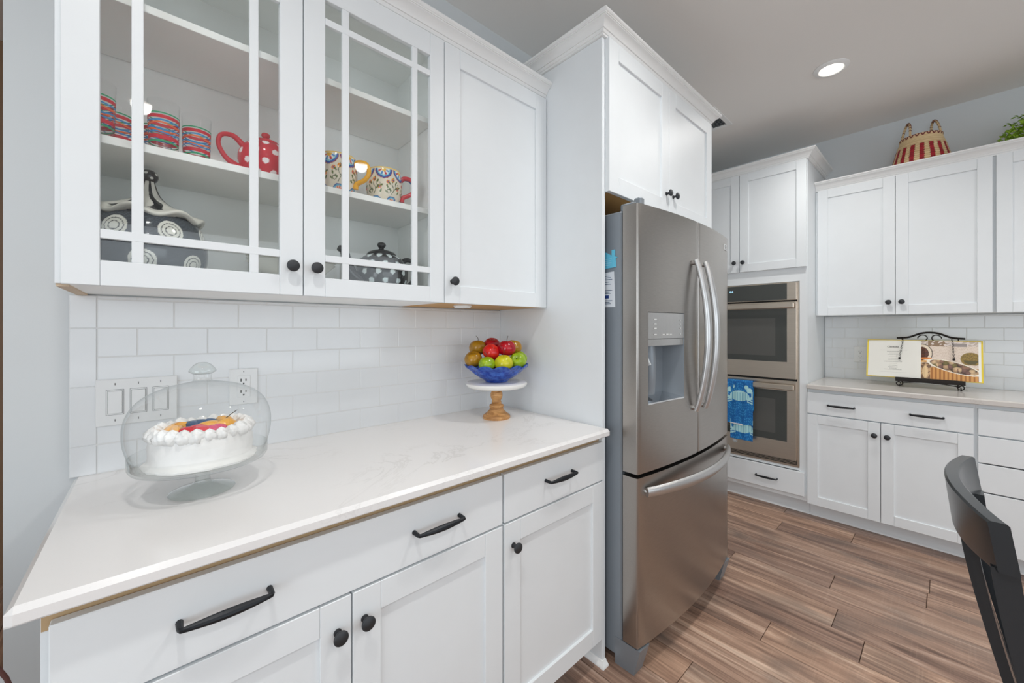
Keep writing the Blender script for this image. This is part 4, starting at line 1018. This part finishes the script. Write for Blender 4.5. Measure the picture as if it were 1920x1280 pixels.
def mug(c, ang, hmat, hmat2, label):
    t = thing('painted_mug', c, label, 'mug'); H = .118; r0 = .060
    cream = S(234, 226, 208)
    def paint(th, z, r):
        col = cream
        a = (th - ang) % (2 * PI); cell = 2 * PI / 6
        k = (a % cell) - cell / 2; x = k * r0; top = H - .006
        if z > H - .004: return S(240, 206, 120)
        dd = math.hypot(x / 1.0, (z - top) / 1.15)               # hanging half-rosette
        if z < top and dd < .030:
            if dd > .0275: return S(150, 40, 60)
            if dd > .0225: return S(40, 96, 180)
            if dd > .0195: return S(150, 214, 226)
            pa = math.atan2(z - top, x); q = sin(pa * 9)
            return (S(206, 50, 60) if sin(pa * 4.5 + 1) > 0 else S(60, 140, 210)) if q > 0 and dd > .009 else (S(240, 190, 60) if dd < .009 else S(236, 240, 236))
        xb = ((a + cell / 2) % cell - cell / 2) * r0
        db = math.hypot(xb, (z + .002) / 1.0)                     # rosette at the foot
        if db < .024 and z < .026:
            if db > .021: return S(40, 90, 170)
            if db > .017: return S(110, 190, 220)
            return S(232, 120, 60) if sin(math.atan2(z, xb) * 10) > 0 else S(240, 200, 190)
        # vines between: stem, leaves and orange flowers
        xs_ = xb; yy = z - .055
        if abs(xs_ - .004 * sin(z * 180)) < .0012 and .026 < z < .085: return S(60, 84, 40)
        for lx, lz, an in ((-.010, -.012, .8), (.011, -.006, -.8), (-.012, .008, .6), (.012, .014, -.6), (-.020, -.002, .3), (.021, -.018, -.4), (-.022, -.020, 1.0), (.024, .000, -1.0)):
            u_ = (xs_ - lx) * cos(an) + (yy - lz) * sin(an); v_ = -(xs_ - lx) * sin(an) + (yy - lz) * cos(an)
            if (u_ / .0026) ** 2 + (v_ / .0068) ** 2 < 1: return S(86, 108, 44)
        for fx, fz in ((.0, .020), (-.017, .012), (.018, -.006)):
            e = math.hypot(xs_ - fx, yy - fz)
            if e < .0028: return S(110, 80, 160)
            if e < .0066: return S(240, 166, 40) if sin(math.atan2(yy - fz, xs_ - fx) * 5) > -.3 else S(226, 96, 50)
        for sx_, sz_ in ((-.015, -.018), (.014, .004)):
            if abs(math.hypot(xs_ - sx_, yy - sz_) - .006) < .0010: return S(70, 90, 50)
        return col
    pr = [(.0001, .0), (.036, 0), (.044, .004), (.054, .022), (.0595, .048), (.0605, .075), (.0585, .1), (.0560, H - .001), (.0535, H), (.0525, H - .004), (.054, .08), (.050, .03), (.035, .012), (.0001, .010)]
    painted_lathe('mug_body', pr, c, 220, paint, t, sub=9)
    d = Vector((cos(ang), sin(ang), 0)); C_ = Vector(c); side = Vector((-d.y, d.x, 0))
    p1 = spline([C_ + d * .052 + Vector((0, 0, .088)), C_ + d * .068 + Vector((0, 0, .103)), C_ + d * .094 + Vector((0, 0, .098)), C_ + d * .103 + Vector((0, 0, .072)), C_ + d * .090 + Vector((0, 0, .048)), C_ + d * .064 + Vector((0, 0, .034)), C_ + d * .060 + Vector((0, 0, .018))], 6)
    n = len(p1); w = MB(); w.tube([p - side * .003 for p in p1], [.0085 - .0015 * sin(PI * i / (n - 1)) for i in range(n)], 12)
    w.build('handle', hmat, t, smooth=60)
    if hmat2:
        w = MB(); w.tube([p + side * .009 - d * .004 for p in p1], .0050, 10); w.build('handle_stripe', hmat2, t, smooth=60)
    return t
mug((.596, -.215, SH1), R(-42), 'yellow_glaze', None, 'hand-painted floral mug with a yellow handle on the middle shelf')
mug((.757, -.205, SH1), R(-25), 'red_glaze', 'blue_glaze', 'hand-painted floral mug with a red and blue handle on the middle shelf')

# cookie jar
jx, jy = .152, -.170
t = thing('cookie_jar', (jx, jy, BT), 'charcoal jar with white ringed discs and a ruffled black and white lid', 'jar')
def jar_paint(th, z, r):
    row = 0 if z < .078 else 1
    zc = .042 if row == 0 else .118
    st_ = 2 * PI / 7; off = .5 * row + .15; k = round(th / st_ - off); e = math.hypot((th / st_ - off - k) * st_ * .115, (z - zc) * 1.0)
    if e < .0255:
        if .0175 < e < .0192 or .0092 < e < .0112: return S(40, 44, 48)
        return S(226, 226, 218)
    n = sin(z * 900 + 3 * sin(th * 20)) * sin(th * 90 + z * 200)
    return S(66, 72, 80) if n < .6 else S(92, 100, 110)
jp = [(.0001, 0), (.085, 0), (.100, .008), (.113, .035), (.1185, .068), (.117, .100), (.110, .130), (.099, .152), (.094, .158), (.09, .158), (.0001, .150)]
painted_lathe('jar_body', jp, (jx, jy, BT), 420, jar_paint, t, sub=18)
def lid_paint(th, z, r):
    a = (th * 7 / (2 * PI)) % 1
    tt = a + .10 * sin(r * 90)
    if r > .088: return S(232, 230, 222)
    return S(34, 36, 38) if abs((tt % 1) - .5) < .17 and r > .008 else S(228, 226, 218)
lp = [(.101, .157), (.1075, .160), (.1085, .165), (.103, .169), (.085, .176), (.060, .189), (.038, .203), (.024, .219), (.017, .236), (.013, .250), (.0115, .256)]
painted_lathe('ruffled_lid', lp, (jx, jy, BT), 210, lid_paint, t, sub=6, zf=lambda a, r, j: .0075 * max(0, (r - .03) / .075) ** 1.3 * cos(7 * a + .6), rf=lambda a, z, j: 1 + .035 * max(0, (.19 - z) / .03) * cos(7 * a) if z < .19 else 1)
painted_lathe('lid_ball', [(.0001, .252), (.010, .2535), (.0165, .260), (.0185, .2685), (.0165, .277), (.010, .2835), (.0001, .285)], (jx, jy, BT), 80, lambda th, z, r: S(232, 232, 226) if dots(th, z, .016, .012, 5, .0032, .262) else (.02, .02, .022), t, sub=6)
# plates and bowls between the doors
pz = BT
PL = [(.128, .0125), (.126, .0125), (.124, .012), (.122, .012)]
plab = ['bottom plate', 'second plate', 'third plate', 'top plate']
for i in range(4):
    r_ = .126 - .002 * i
    o = MB().lathe([(.0001, 0), (.07, 0), (.075, .002), (r_ - .01, .010), (r_, .0125), (r_, .0142), (r_ - .012, .0122), (.074, .0048), (.0001, .0042)], (.478, -.170, pz), 56).build('dinner_plate', 'china', smooth=50)
    tag(o, 'off-white dinner plate, %s of the stack on the cabinet floor' % ['lowest', 'second', 'third', 'topmost'][i], 'plate', 'dinner plates behind the glass doors'); pz += .0062
pz += .0085
for i in range(3):
    r_ = .117
    o = MB().lathe([(.0001, 0), (.055, 0), (.06, .003), (.095, .024), (r_, .046), (r_ + .004, .048), (r_ - .002, .0495), (.093, .0265), (.058, .006), (.0001, .005)], (.478, -.170, pz), 56).build('soup_bowl', 'china', smooth=50)
    tag(o, 'off-white soup bowl, %s of the nest on the plates' % ['lowest', 'middle', 'topmost'][i], 'bowl', 'soup bowls behind the glass doors'); pz += .0085

# ------------------------------------------------------------------ cookbook on its iron stand
BK_X0, BK_X1 = 3.812, 3.885; ZB0, ZB1 = .996, 1.247           # bottom and top of the leaning book
bs = thing('cookbook_stand', (3.86, -1.47, ZCT), 'black wrought-iron cookbook stand with scrolled feet on the grey countertop', 'stand')
def lean(z, off=0): return BK_X0 + (BK_X1 - BK_X0) * (z - ZB0) / (ZB1 - ZB0) + off
w = MB(); w.box(BK_X0 - .026, BK_X0 + .012, -1.628, -1.318, .976, .992, .001); w.box(BK_X0 - .0285, BK_X0 - .0255, -1.628, -1.318, .984, 1.003, .001); w.build('ledge', 'iron', bs, smooth=0)
def scroll(cy_, cz, r, turns, x, sgn, ph=PI / 2):
    return [(x, cy_ + sgn * (r * (1 - .62 * i / 36)) * cos(ph + turns * 2 * PI * i / 36), cz + (r * (1 - .62 * i / 36)) * sin(ph + turns * 2 * PI * i / 36)) for i in range(37)]
for yy, sg in ((-1.335, 1), (-1.611, -1)):
    w = MB(); w.tube(scroll(yy, ZCT + .0225, .0195, 1.25, BK_X0 - .006, sg), .0029, 8); w.tube([(BK_X0 - .006, yy, .985), (BK_X0 - .006, yy, ZCT + .042)], .0029, 8)
    w.tube(spline([(BK_X0 - .006, yy, ZCT + .004), (BK_X0 + .06, yy, ZCT + .010), (BK_X0 + .14, yy, ZCT + .0035)]), .003, 8); w.build('scroll_foot', 'iron', bs)
w = MB(); w.tube(spline([(BK_X0 - .008, -1.35, ZCT + .028), (BK_X0 - .008, -1.41, ZCT + .036), (BK_X0 - .008, -1.47, ZCT + .038), (BK_X0 - .008, -1.54, ZCT + .034), (BK_X0 - .008, -1.597, ZCT + .026)]), .0024, 8); w.build('brace', 'iron', bs)
for yy in (-1.345, -1.60):
    w = MB(); w.tube([(lean(.988, .016), yy, .988), (lean(1.262, .016), yy, 1.262)], .003, 8); w.tube([(lean(1.2, .018), yy, 1.2), (BK_X0 + .14, yy, ZCT + .0035)], .003, 8); w.build('upright', 'iron', bs)
w = MB(); zt = 1.262; xt = lean(zt, .0165)
w.tube(spline([(xt, -1.318, zt - .002), (xt, -1.352, zt), (xt, -1.385, zt + .007), (xt, -1.43, zt + .029), (xt, -1.4735, zt + .036), (xt, -1.517, zt + .029), (xt, -1.562, zt + .007), (xt, -1.595, zt), (xt, -1.629, zt - .002)], 6), .0062, 8); w.build('crest_rail', 'iron', bs)
for cy_, sg in ((-1.445, -1), (-1.502, 1)):
    w = MB(); w.tube([(xt, cy_ + .026 * (1 - .5 * i / 30) * cos(PI * 1.6 * i / 30) * sg * -1, zt - .003 + .026 * (1 - .45 * i / 30) * sin(PI * 1.6 * i / 30)) for i in range(31)], .003, 8); w.build('crest_scroll', 'iron', bs)
def chain(y0, y1, z1):
    w = MB(); n = 13; z0 = 1.258
    for i in range(n):
        s_ = (i + .5) / n; y = y0 + (y1 - y0) * s_; z = z0 + (z1 - z0) * s_; x = lean(z, -.026); pts = []
        for k in range(10):
            a = 2 * PI * k / 10; h = abs(z1 - z0) / n * .68
            pts.append((x + (.0035 * cos(a) if i % 2 else 0), y + (0 if i % 2 else .0035 * cos(a)), z + h * sin(a)))
        w.tube(pts, .0011, 5, closed=True)
    w.tube([(xt, y0, z0 + .004), (lean(z0, -.026), y0, z0 + .004)], .0016, 6)
    o = w.build('chain', 'iron', bs); MB().lathe([(.0001, -.008), (.005, -.006), (.0065, 0), (.005, .006), (.0001, .008)], (lean(z1, -.026), y1, z1 - .006), 14).build('chain_weight', 'iron', o)
chain(-1.352, -1.336, 1.133); chain(-1.573, -1.580, 1.138)
bk = thing('open_cookbook', (3.85, -1.436, ZB0), 'open cookbook with a recipe page and a clam bake photo, yellow covers', 'book')
nrm = Vector((-(ZB1 - ZB0), 0, (BK_X1 - BK_X0))).normalized(); upv = Vector((BK_X1 - BK_X0, 0, ZB1 - ZB0)).normalized(); HB = math.hypot(BK_X1 - BK_X0, ZB1 - ZB0)
def BP(y, s_, o_): return Vector((BK_X0, y, ZB0)) + upv * s_ + nrm * o_          # y across, s up the page, o out of the page
YL, YM, YR = -1.170, -1.4365, -1.700
def slabB(name, mat, ya, yb, s0, s1, o0, o1, par):
    w = MB(); vv = [BP(y, s_, o_) for o_ in (o0, o1) for s_ in (s0, s1) for y in (ya, yb)]
    w.add(vv, [(0, 2, 3, 1), (4, 5, 7, 6), (0, 1, 5, 4), (2, 6, 7, 3), (0, 4, 6, 2), (1, 3, 7, 5)]); return w.build(name, mat, par, smooth=0)
slabB('cover', 'book_cover', YL, YM, 0, HB, 0, .003, bk); slabB('cover', 'book_cover', YM, YR, 0, HB, 0, .003, bk)
def page(name, ya, yb, paint, bulge):
    w = MB(); nu, nv = 150, 130; s0, s1 = .004, HB - .006
    def fn(u, v):
        return BP(ya + (yb - ya) * u, s0 + (s1 - s0) * v, .004 + .009 * bulge(u))
    w.grid(fn, nu, nv); cols = [paint(i / nu, j / nv) for j in range(nv + 1) for i in range(nu + 1)]; it = iter(cols)
    o = w.build(name, 'paper_print', bk, smooth=60, recalc=False, paint=lambda p: next(it))
    e = MB(); n = 20
    for s_ in (s0, s1):
        e.add([fn(i / n, 0 if s_ == s0 else 1) for i in range(n + 1)] + [BP(ya + (yb - ya) * i / n, s_, .003) for i in range(n + 1)], [[i, i + 1, n + 2 + i, n + 1 + i] for i in range(n)])
    for u in (0, 1): e.add([fn(u, 0), fn(u, 1), BP(ya + (yb - ya) * u, s1, .003), BP(ya + (yb - ya) * u, s0, .003)], [[0, 1, 2, 3]])
    e.build('page_edges', 'page_edge', o, smooth=0, recalc=False); return o
_pts = {}
def cell(u, v, n):
    best = (9, 0, 0, 0); iu, iv = int(u * n), int(v * n)
    for a in range(iu - 1, iu + 2):
        for b in range(iv - 1, iv + 2):
            if (a, b) not in _pts: _pts[(a, b)] = (random.Random(a * 131 + b * 17).random(), random.Random(a * 37 + b * 113 + 5).random(), random.Random(a * 7 + b * 311 + 9).random())
            px_, py_, h_ = _pts[(a, b)]; d = math.hypot(u * n - a - px_, v * n - b - py_)
            if d < best[0]: best = (d, h_, u * n - a - px_, v * n - b - py_)
    return best
def page_left(u, v):
    c = S(226, 224, 216)
    if abs(max(abs(u - .49) / .26, abs(v - .42) / .30) - 1) < .012: return S(206, 204, 198)
    rng_ = [(.69, .16), (.645, .10), (.60, .14), (.555, .10), (.50, .12), (.455, .13), (.41, .22), (.36, .09), (.305, .10), (.265, .12), (.225, .09), (.195, .21)]
    for vv_, hw in rng_:
        if abs(v - vv_) < .006 and abs(u - .49) < hw * .8 and sin(u * 330 + vv_ * 77) > -.5: return S(150, 148, 142)
    return c
def page_right(u, v):
    n1 = sin(u * 23 + 3 * sin(v * 17)) * sin(v * 29 + 2 * sin(u * 31)); n2 = sin(u * 71 + 4 * sin(v * 53)) * sin(v * 83 + 3 * sin(u * 61))
    if u > .955: return S(238, 236, 228)
    c = S(222, 206, 192) if n2 < .4 else S(206, 186, 168)                                   # sand
    if v > .87: c = S(190, 174, 160) if n1 > .1 else S(218, 206, 200)
    if v > .80 and .12 < u < .45 and n1 > -.15 and v > .86: c = S(140, 116, 92)
    if v > .84 and .55 < u < .78 and abs(v - .9) < .045: c = S(150, 140, 136)
    # drum-shaped clam pot at the gutter
    e = math.hypot((u + .02) / .22, (v - .66) / .26)
    if e < 1: c = S(228, 212, 190) if e > .72 else (S(70, 44, 34) if n2 < .2 else S(110, 62, 42))
    if .96 < e < 1.03 and u < .25: c = S(70, 56, 46)
    if u < .19 and abs(v - .53) < .028: c = S(214, 130, 60)
    if u < .19 and abs(v - .455) < .022: c = S(228, 170, 96)
    # tuft of beach grass
    e = math.hypot((u - .84) / .17, (v - .55) / .17)
    if e < 1 and v > .40: c = S(150, 124, 62) if n2 > -.2 else S(112, 92, 48)
    if e < .75 and v < .52: c = S(92, 84, 52)
    # grass in the lower corner
    if v < .33: c = S(206, 164, 110) if n2 > 0 else S(170, 122, 72)
    if v < .42 and u < .18: c = S(120, 92, 70) if n1 > 0 else S(196, 160, 120)
    if math.hypot((u - .075) / .05, (v - .18) / .16) < 1: c = S(226, 196, 150)
    # basket of clams: tilted white rim ellipse and contents
    du, dv = u - .56, v - .33 + .30 * (u - .56)
    e = math.hypot(du / .43, dv / .135)
    if e < 1.0:
        c = S(120, 92, 66)
        d_, h_, lx_, ly_ = cell(u, v * .85, 13)
        pal = [(214, 182, 142), (178, 142, 108), (150, 112, 92), (196, 160, 122), (128, 94, 84), (120, 108, 62)][int(h_ * 6) % 6]
        sh = (1.08 - .75 * d_) * (1 + .12 * sin(26 * d_)) * (1 + .25 * ly_)
        c = tuple(x * max(.12, sh) for x in S(*pal)) if d_ < .72 else S(70, 52, 40)
    if .94 < e < 1.07: c = S(240, 232, 214)
    if e >= 1.07 and dv < 0 and abs(du) < .40 and v < .30: c = S(208, 150, 84) if sin(u * 90) > -.2 else S(164, 106, 52)
    return c
pl = page('left_page', YL - .008, YM, page_left, lambda u: sin(PI * min(1, u * .95 + .05) * .5) * (1 if u < .93 else (1 - u) / .07 * .9 + .1))
pr_ = page('right_page', YM, YR + .008, page_right, lambda u: (u / .07 * .9 + .1 if u < .07 else 1) * cos(PI * .5 * max(0, u - .07)))
text_mesh('page_title', 'Clambake', .0145, 'slot_dark', frame4(BP(-1.302, HB * .80, .0150), (0, -1, 0), tuple(upv)), pl, .0002)

# ------------------------------------------------------------------ basket and plant on top of the wall cabinets
bcx, bcy, bz = 3.935, -1.432, 2.3406
t = thing('woven_basket', (bcx, bcy, bz), 'round woven basket with red and tan stripes and two handles on the cabinet top', 'basket')
prof = [(.0001, 0), (.100, 0), (.128, .012), (.1435, .050), (.1425, .095), (.130, .145), (.119, .190), (.109, .222), (.104, .240), (.105, .254), (.103, .260), (.098, .256), (.098, .24), (.118, .15), (.128, .08), (.0001, .02)]
def bpaint(th, z, r):
    tan = S(226, 200, 156) if sin(z * 700) > -.3 else S(200, 168, 120)
    if z > .243 and r > .088:
        k = (th * 24 / (2 * PI)) % 1; zz = (z - .243) / .02
        return S(104, 22, 34) if abs(abs(k - .5) * 2 - zz) < .30 else S(222, 190, 146)
    k = (th * 18 / (2 * PI)) % 1
    if z < .186 and k < .45:
        return S(168, 26, 40) if sin(z * 500) > -.5 else S(126, 16, 30)
    if z < .186 and (k < .50 or k > .95): return S(110, 74, 46) if sin(z * 420) > 0 else tan
    return tan
painted_lathe('basket_body', prof, (bcx, bcy, bz), 240, bpaint, t, 'weave_print', sub=9)
for (ax_, ay_), (bx_, by_) in (((.012, .094), (-.082, .048)), ((.082, -.048), (-.012, -.094))):
    w = MB(); pts = []
    for i in range(17):
        q_ = (1 - cos(PI * i / 16)) / 2; lf = sin(PI * i / 16)
        pts.append((bcx + (ax_ + (bx_ - ax_) * q_) * (1 - .10 * lf), bcy + (ay_ + (by_ - ay_) * q_) * (1 - .16 * lf), bz + .236 + .124 * lf ** .75))
    w.tube(pts, .0065, 8, flat=.75); h = w.build('handle', 'handle_tan', t)
    for i in range(2, 15):
        p = Vector(pts[i]); q = Vector(pts[i + 1]); d = (q - p).normalized(); n_ = 8
        e = Vector((.2, .95, .1)); f_ = d.cross(e).normalized(); e2 = f_.cross(d)
        MB().tube([p + f_ * .0072 * cos(2 * PI * k / n_) + e2 * .0066 * sin(2 * PI * k / n_) + d * .003 * cos(2 * PI * k / n_) for k in range(n_)], .0014, 5, closed=True).build('lacing', 'maroon', h)
t = thing('potted_plant', (3.95, -1.93, bz), 'leafy bright green potted plant on the cabinet top', 'plant')
MB().lathe([(.0001, 0), (.06, 0), (.075, .10), (.078, .105), (.072, .105), (.066, .09), (.0001, .09)], (3.95, -1.93, bz), 32).build('pot', 'pot', t)
rng = random.Random(11); w = MB()
for i in range(1100):
    th = rng.uniform(0, 2 * PI); ph = math.acos(rng.uniform(-.25, 1)); rr = (rng.uniform(.5, 1)) ** .5
    c = Vector((3.92 + .125 * rr * sin(ph) * cos(th), -1.95 + .185 * rr * sin(ph) * sin(th), bz + .085 + .155 * rr * cos(ph)))
    if c.z < bz + .015: c.z = bz + .015 + rng.random() * .03
    s_ = rng.uniform(.010, .019); d = Vector((rng.uniform(-1, 1), rng.uniform(-1, 1), rng.uniform(-.4, .8))).normalized()
    sd = d.cross(Vector((rng.uniform(-1, 1), rng.uniform(-1, 1), rng.uniform(-1, 1)))).normalized(); up_ = sd.cross(d) * .25
    w.add([c, c + d * s_ * .6 + sd * s_ * .55 + up_ * s_, c + d * s_ * 1.5, c + d * s_ * .6 - sd * s_ * .55 + up_ * s_, c + d * s_ * .7], [[0, 1, 4], [1, 2, 4], [2, 3, 4], [3, 0, 4]])
fo = w.build('foliage', 'leaf', t, smooth=0, recalc=False); fo['kind'] = 'stuff'
w = MB()
for y_, z_ in ((-1.80, .205), (-1.83, .24), (-1.775, .07)):
    w.tube(spline([(3.94, -1.90, bz + .09), (3.93, (y_ - 1.90) / 2, bz + z_ * .85), (3.92, y_, bz + z_)]), .0013, 5)
    for k in range(4):
        c = Vector((3.92, y_ - .012 * k, bz + z_ - .003 * k)); s_ = .016; d = Vector((.1, .75 if k % 2 else .9, .5 if k % 2 else -.25)).normalized(); sd = Vector((-.9, .1, .3)).normalized()
        w.add([c, c + d * s_ * .7 + sd * s_ * .45, c + d * s_ * 1.5, c + d * s_ * .7 - sd * s_ * .45], [[0, 1, 2, 3]])
w.build('trailing_stem', 'leaf', t, smooth=0, recalc=False)

# ------------------------------------------------------------------ black chair in the foreground
t = thing('dining_chair', (1.30, -1.80, 0), 'glossy black wooden chair with a curved crest rail in front of the drawers', 'chair')
ZT = 1.040
def crest_y(x):                              # outer (back) line of the crest rail seen from above
    s_ = (x - 1.082) / (1.512 - 1.082); return -1.588 + .020 * s_ + .034 * sin(PI * min(max(s_, 0), 1)) ** .9
w = MB(); n = 26; th_ = .022; vv = []
for i in range(n + 1):
    s_ = i / n; x = 1.082 + .430 * s_; y = crest_y(x); dz = .004 * sin(PI * s_); h = .074 + .016 * sin(PI * s_)
    vv += [(x, y, ZT + dz - .003), (x, y - .003, ZT + dz), (x, y - th_ + .003, ZT + dz), (x, y - th_, ZT + dz - .003), (x, y - th_ - .010, ZT + dz - h + .002), (x, y - th_ - .008, ZT + dz - h), (x, y - .011, ZT + dz - h), (x, y - .010, ZT + dz - h + .003)]
q = 8; fs = [list(range(q))[::-1], [n * q + k for k in range(q)]]
for i in range(n):
    for k in range(q): fs.append([i * q + k, i * q + (k + 1) % q, (i + 1) * q + (k + 1) % q, (i + 1) * q + k])
w.add(vv, fs); w.build('crest_rail', 'chair_black', t, smooth=40)
SEAT = .47
def post(xc, hw, top_z, th0, name, y_off=0.0, bottom=SEAT):
    w = MB(); n = 16; vv = []
    for i in range(n + 1):
        s_ = i / n; z = top_z + (bottom - top_z) * s_; y = crest_y(xc) - .012 + y_off - .115 * s_ ** 1.25
        for a, b in ((-hw, 0), (hw, 0), (hw, -th0), (-hw, -th0)): vv.append((xc + a, y + b, z))
    fs = [[0, 1, 2, 3], [n * 4 + 3, n * 4 + 2, n * 4 + 1, n * 4]]
    for i in range(n):
        for k in range(4): fs.append([i * 4 + k, i * 4 + (k + 1) % 4, (i + 1) * 4 + (k + 1) % 4, (i + 1) * 4 + k])
    w.add(vv, fs); return w.build(name, 'chair_black', t, smooth=30)
post(1.107, .019, ZT - .070, .028, 'back_post', bottom=.44); post(1.487, .019, ZT - .070, .028, 'back_post', bottom=.44)
for xc in (1.205, 1.297, 1.389): post(xc, .021, ZT - .082, .010, 'back_slat', -.006)
w = MB(); n = 20; vv = []
w.prism([(1.075, -1.735), (1.519, -1.735), (1.535, -2.13), (1.50, -2.165), (1.094, -2.165), (1.059, -2.13)], 2, SEAT - .035, SEAT); w.build('seat', 'chair_black', t, smooth=0)
for xc, yc, tz in ((1.107, -1.73, .44), (1.487, -1.73, .44), (1.085, -2.13, .436), (1.509, -2.13, .436)):
    w = MB(); w.box(xc - .019, xc + .019, yc - .019, yc + .019, 0, tz, .003); w.build('leg', 'chair_black', t, smooth=0)
for yy in (-1.73, -2.13):
    w = MB(); w.box(1.12, 1.475, yy - .009, yy + .009, .19, .22, .002); w.build('stretcher', 'chair_black', t, smooth=0)

# ------------------------------------------------------------------ upholstered chair at the end of the worktop
t = thing('upholstered_chair', (-.26, -.62, 0), 'white upholstered chair with brown leather piping by the end of the countertop', 'chair')
def rounded(x0, x1, z0, z1, r, n=10):
    pts = [(x0, z0), (x1, z0)]
    pts += [(x1 - r + r * cos(PI / 2 * i / n), z1 - r + r * sin(PI / 2 * i / n)) for i in range(n + 1)]
    pts += [(x0 + r - r * sin(PI / 2 * i / n), z1 - r + r * cos(PI / 2 * i / n)) for i in range(n + 1)]
    return pts
UX0, UX1, UY = -.52, -.0205, -.52
w = MB(); w.prism(rounded(UX0, UX1, .43, .822, .135), 1, UY, UY + .07); w.build('backrest', 'chair_fabric', t, smooth=40)
w = MB(); w.tube([(x, UY + .069, z) for x, z in rounded(UX0 + .001, UX1 - .001, .44, .821, .134)[1:] + [(UX0 + .001, .44)]], .0058, 8); w.build('piping', 'cord_brown', t, smooth=60)
w = MB(); w.box(UX0, UX1, -1.02, UY - .002, .36, .47, .02); w.build('seat', 'chair_fabric', t, smooth=0)
for x_, y_ in ((UX0 + .03, -.99), (UX1 - .03, -.99), (UX0 + .03, UY + .035), (UX1 - .03, UY + .035)):
    w = MB(); w.box(x_ - .018, x_ + .018, y_ - .018, y_ + .018, 0, .362 if y_ < -.6 else .432, .003); w.build('leg', 'hall_wood', t, smooth=0)

for o in list(bpy.data.objects):
    for k_ in ('_o', '_T'):
        if k_ in o: del o[k_]
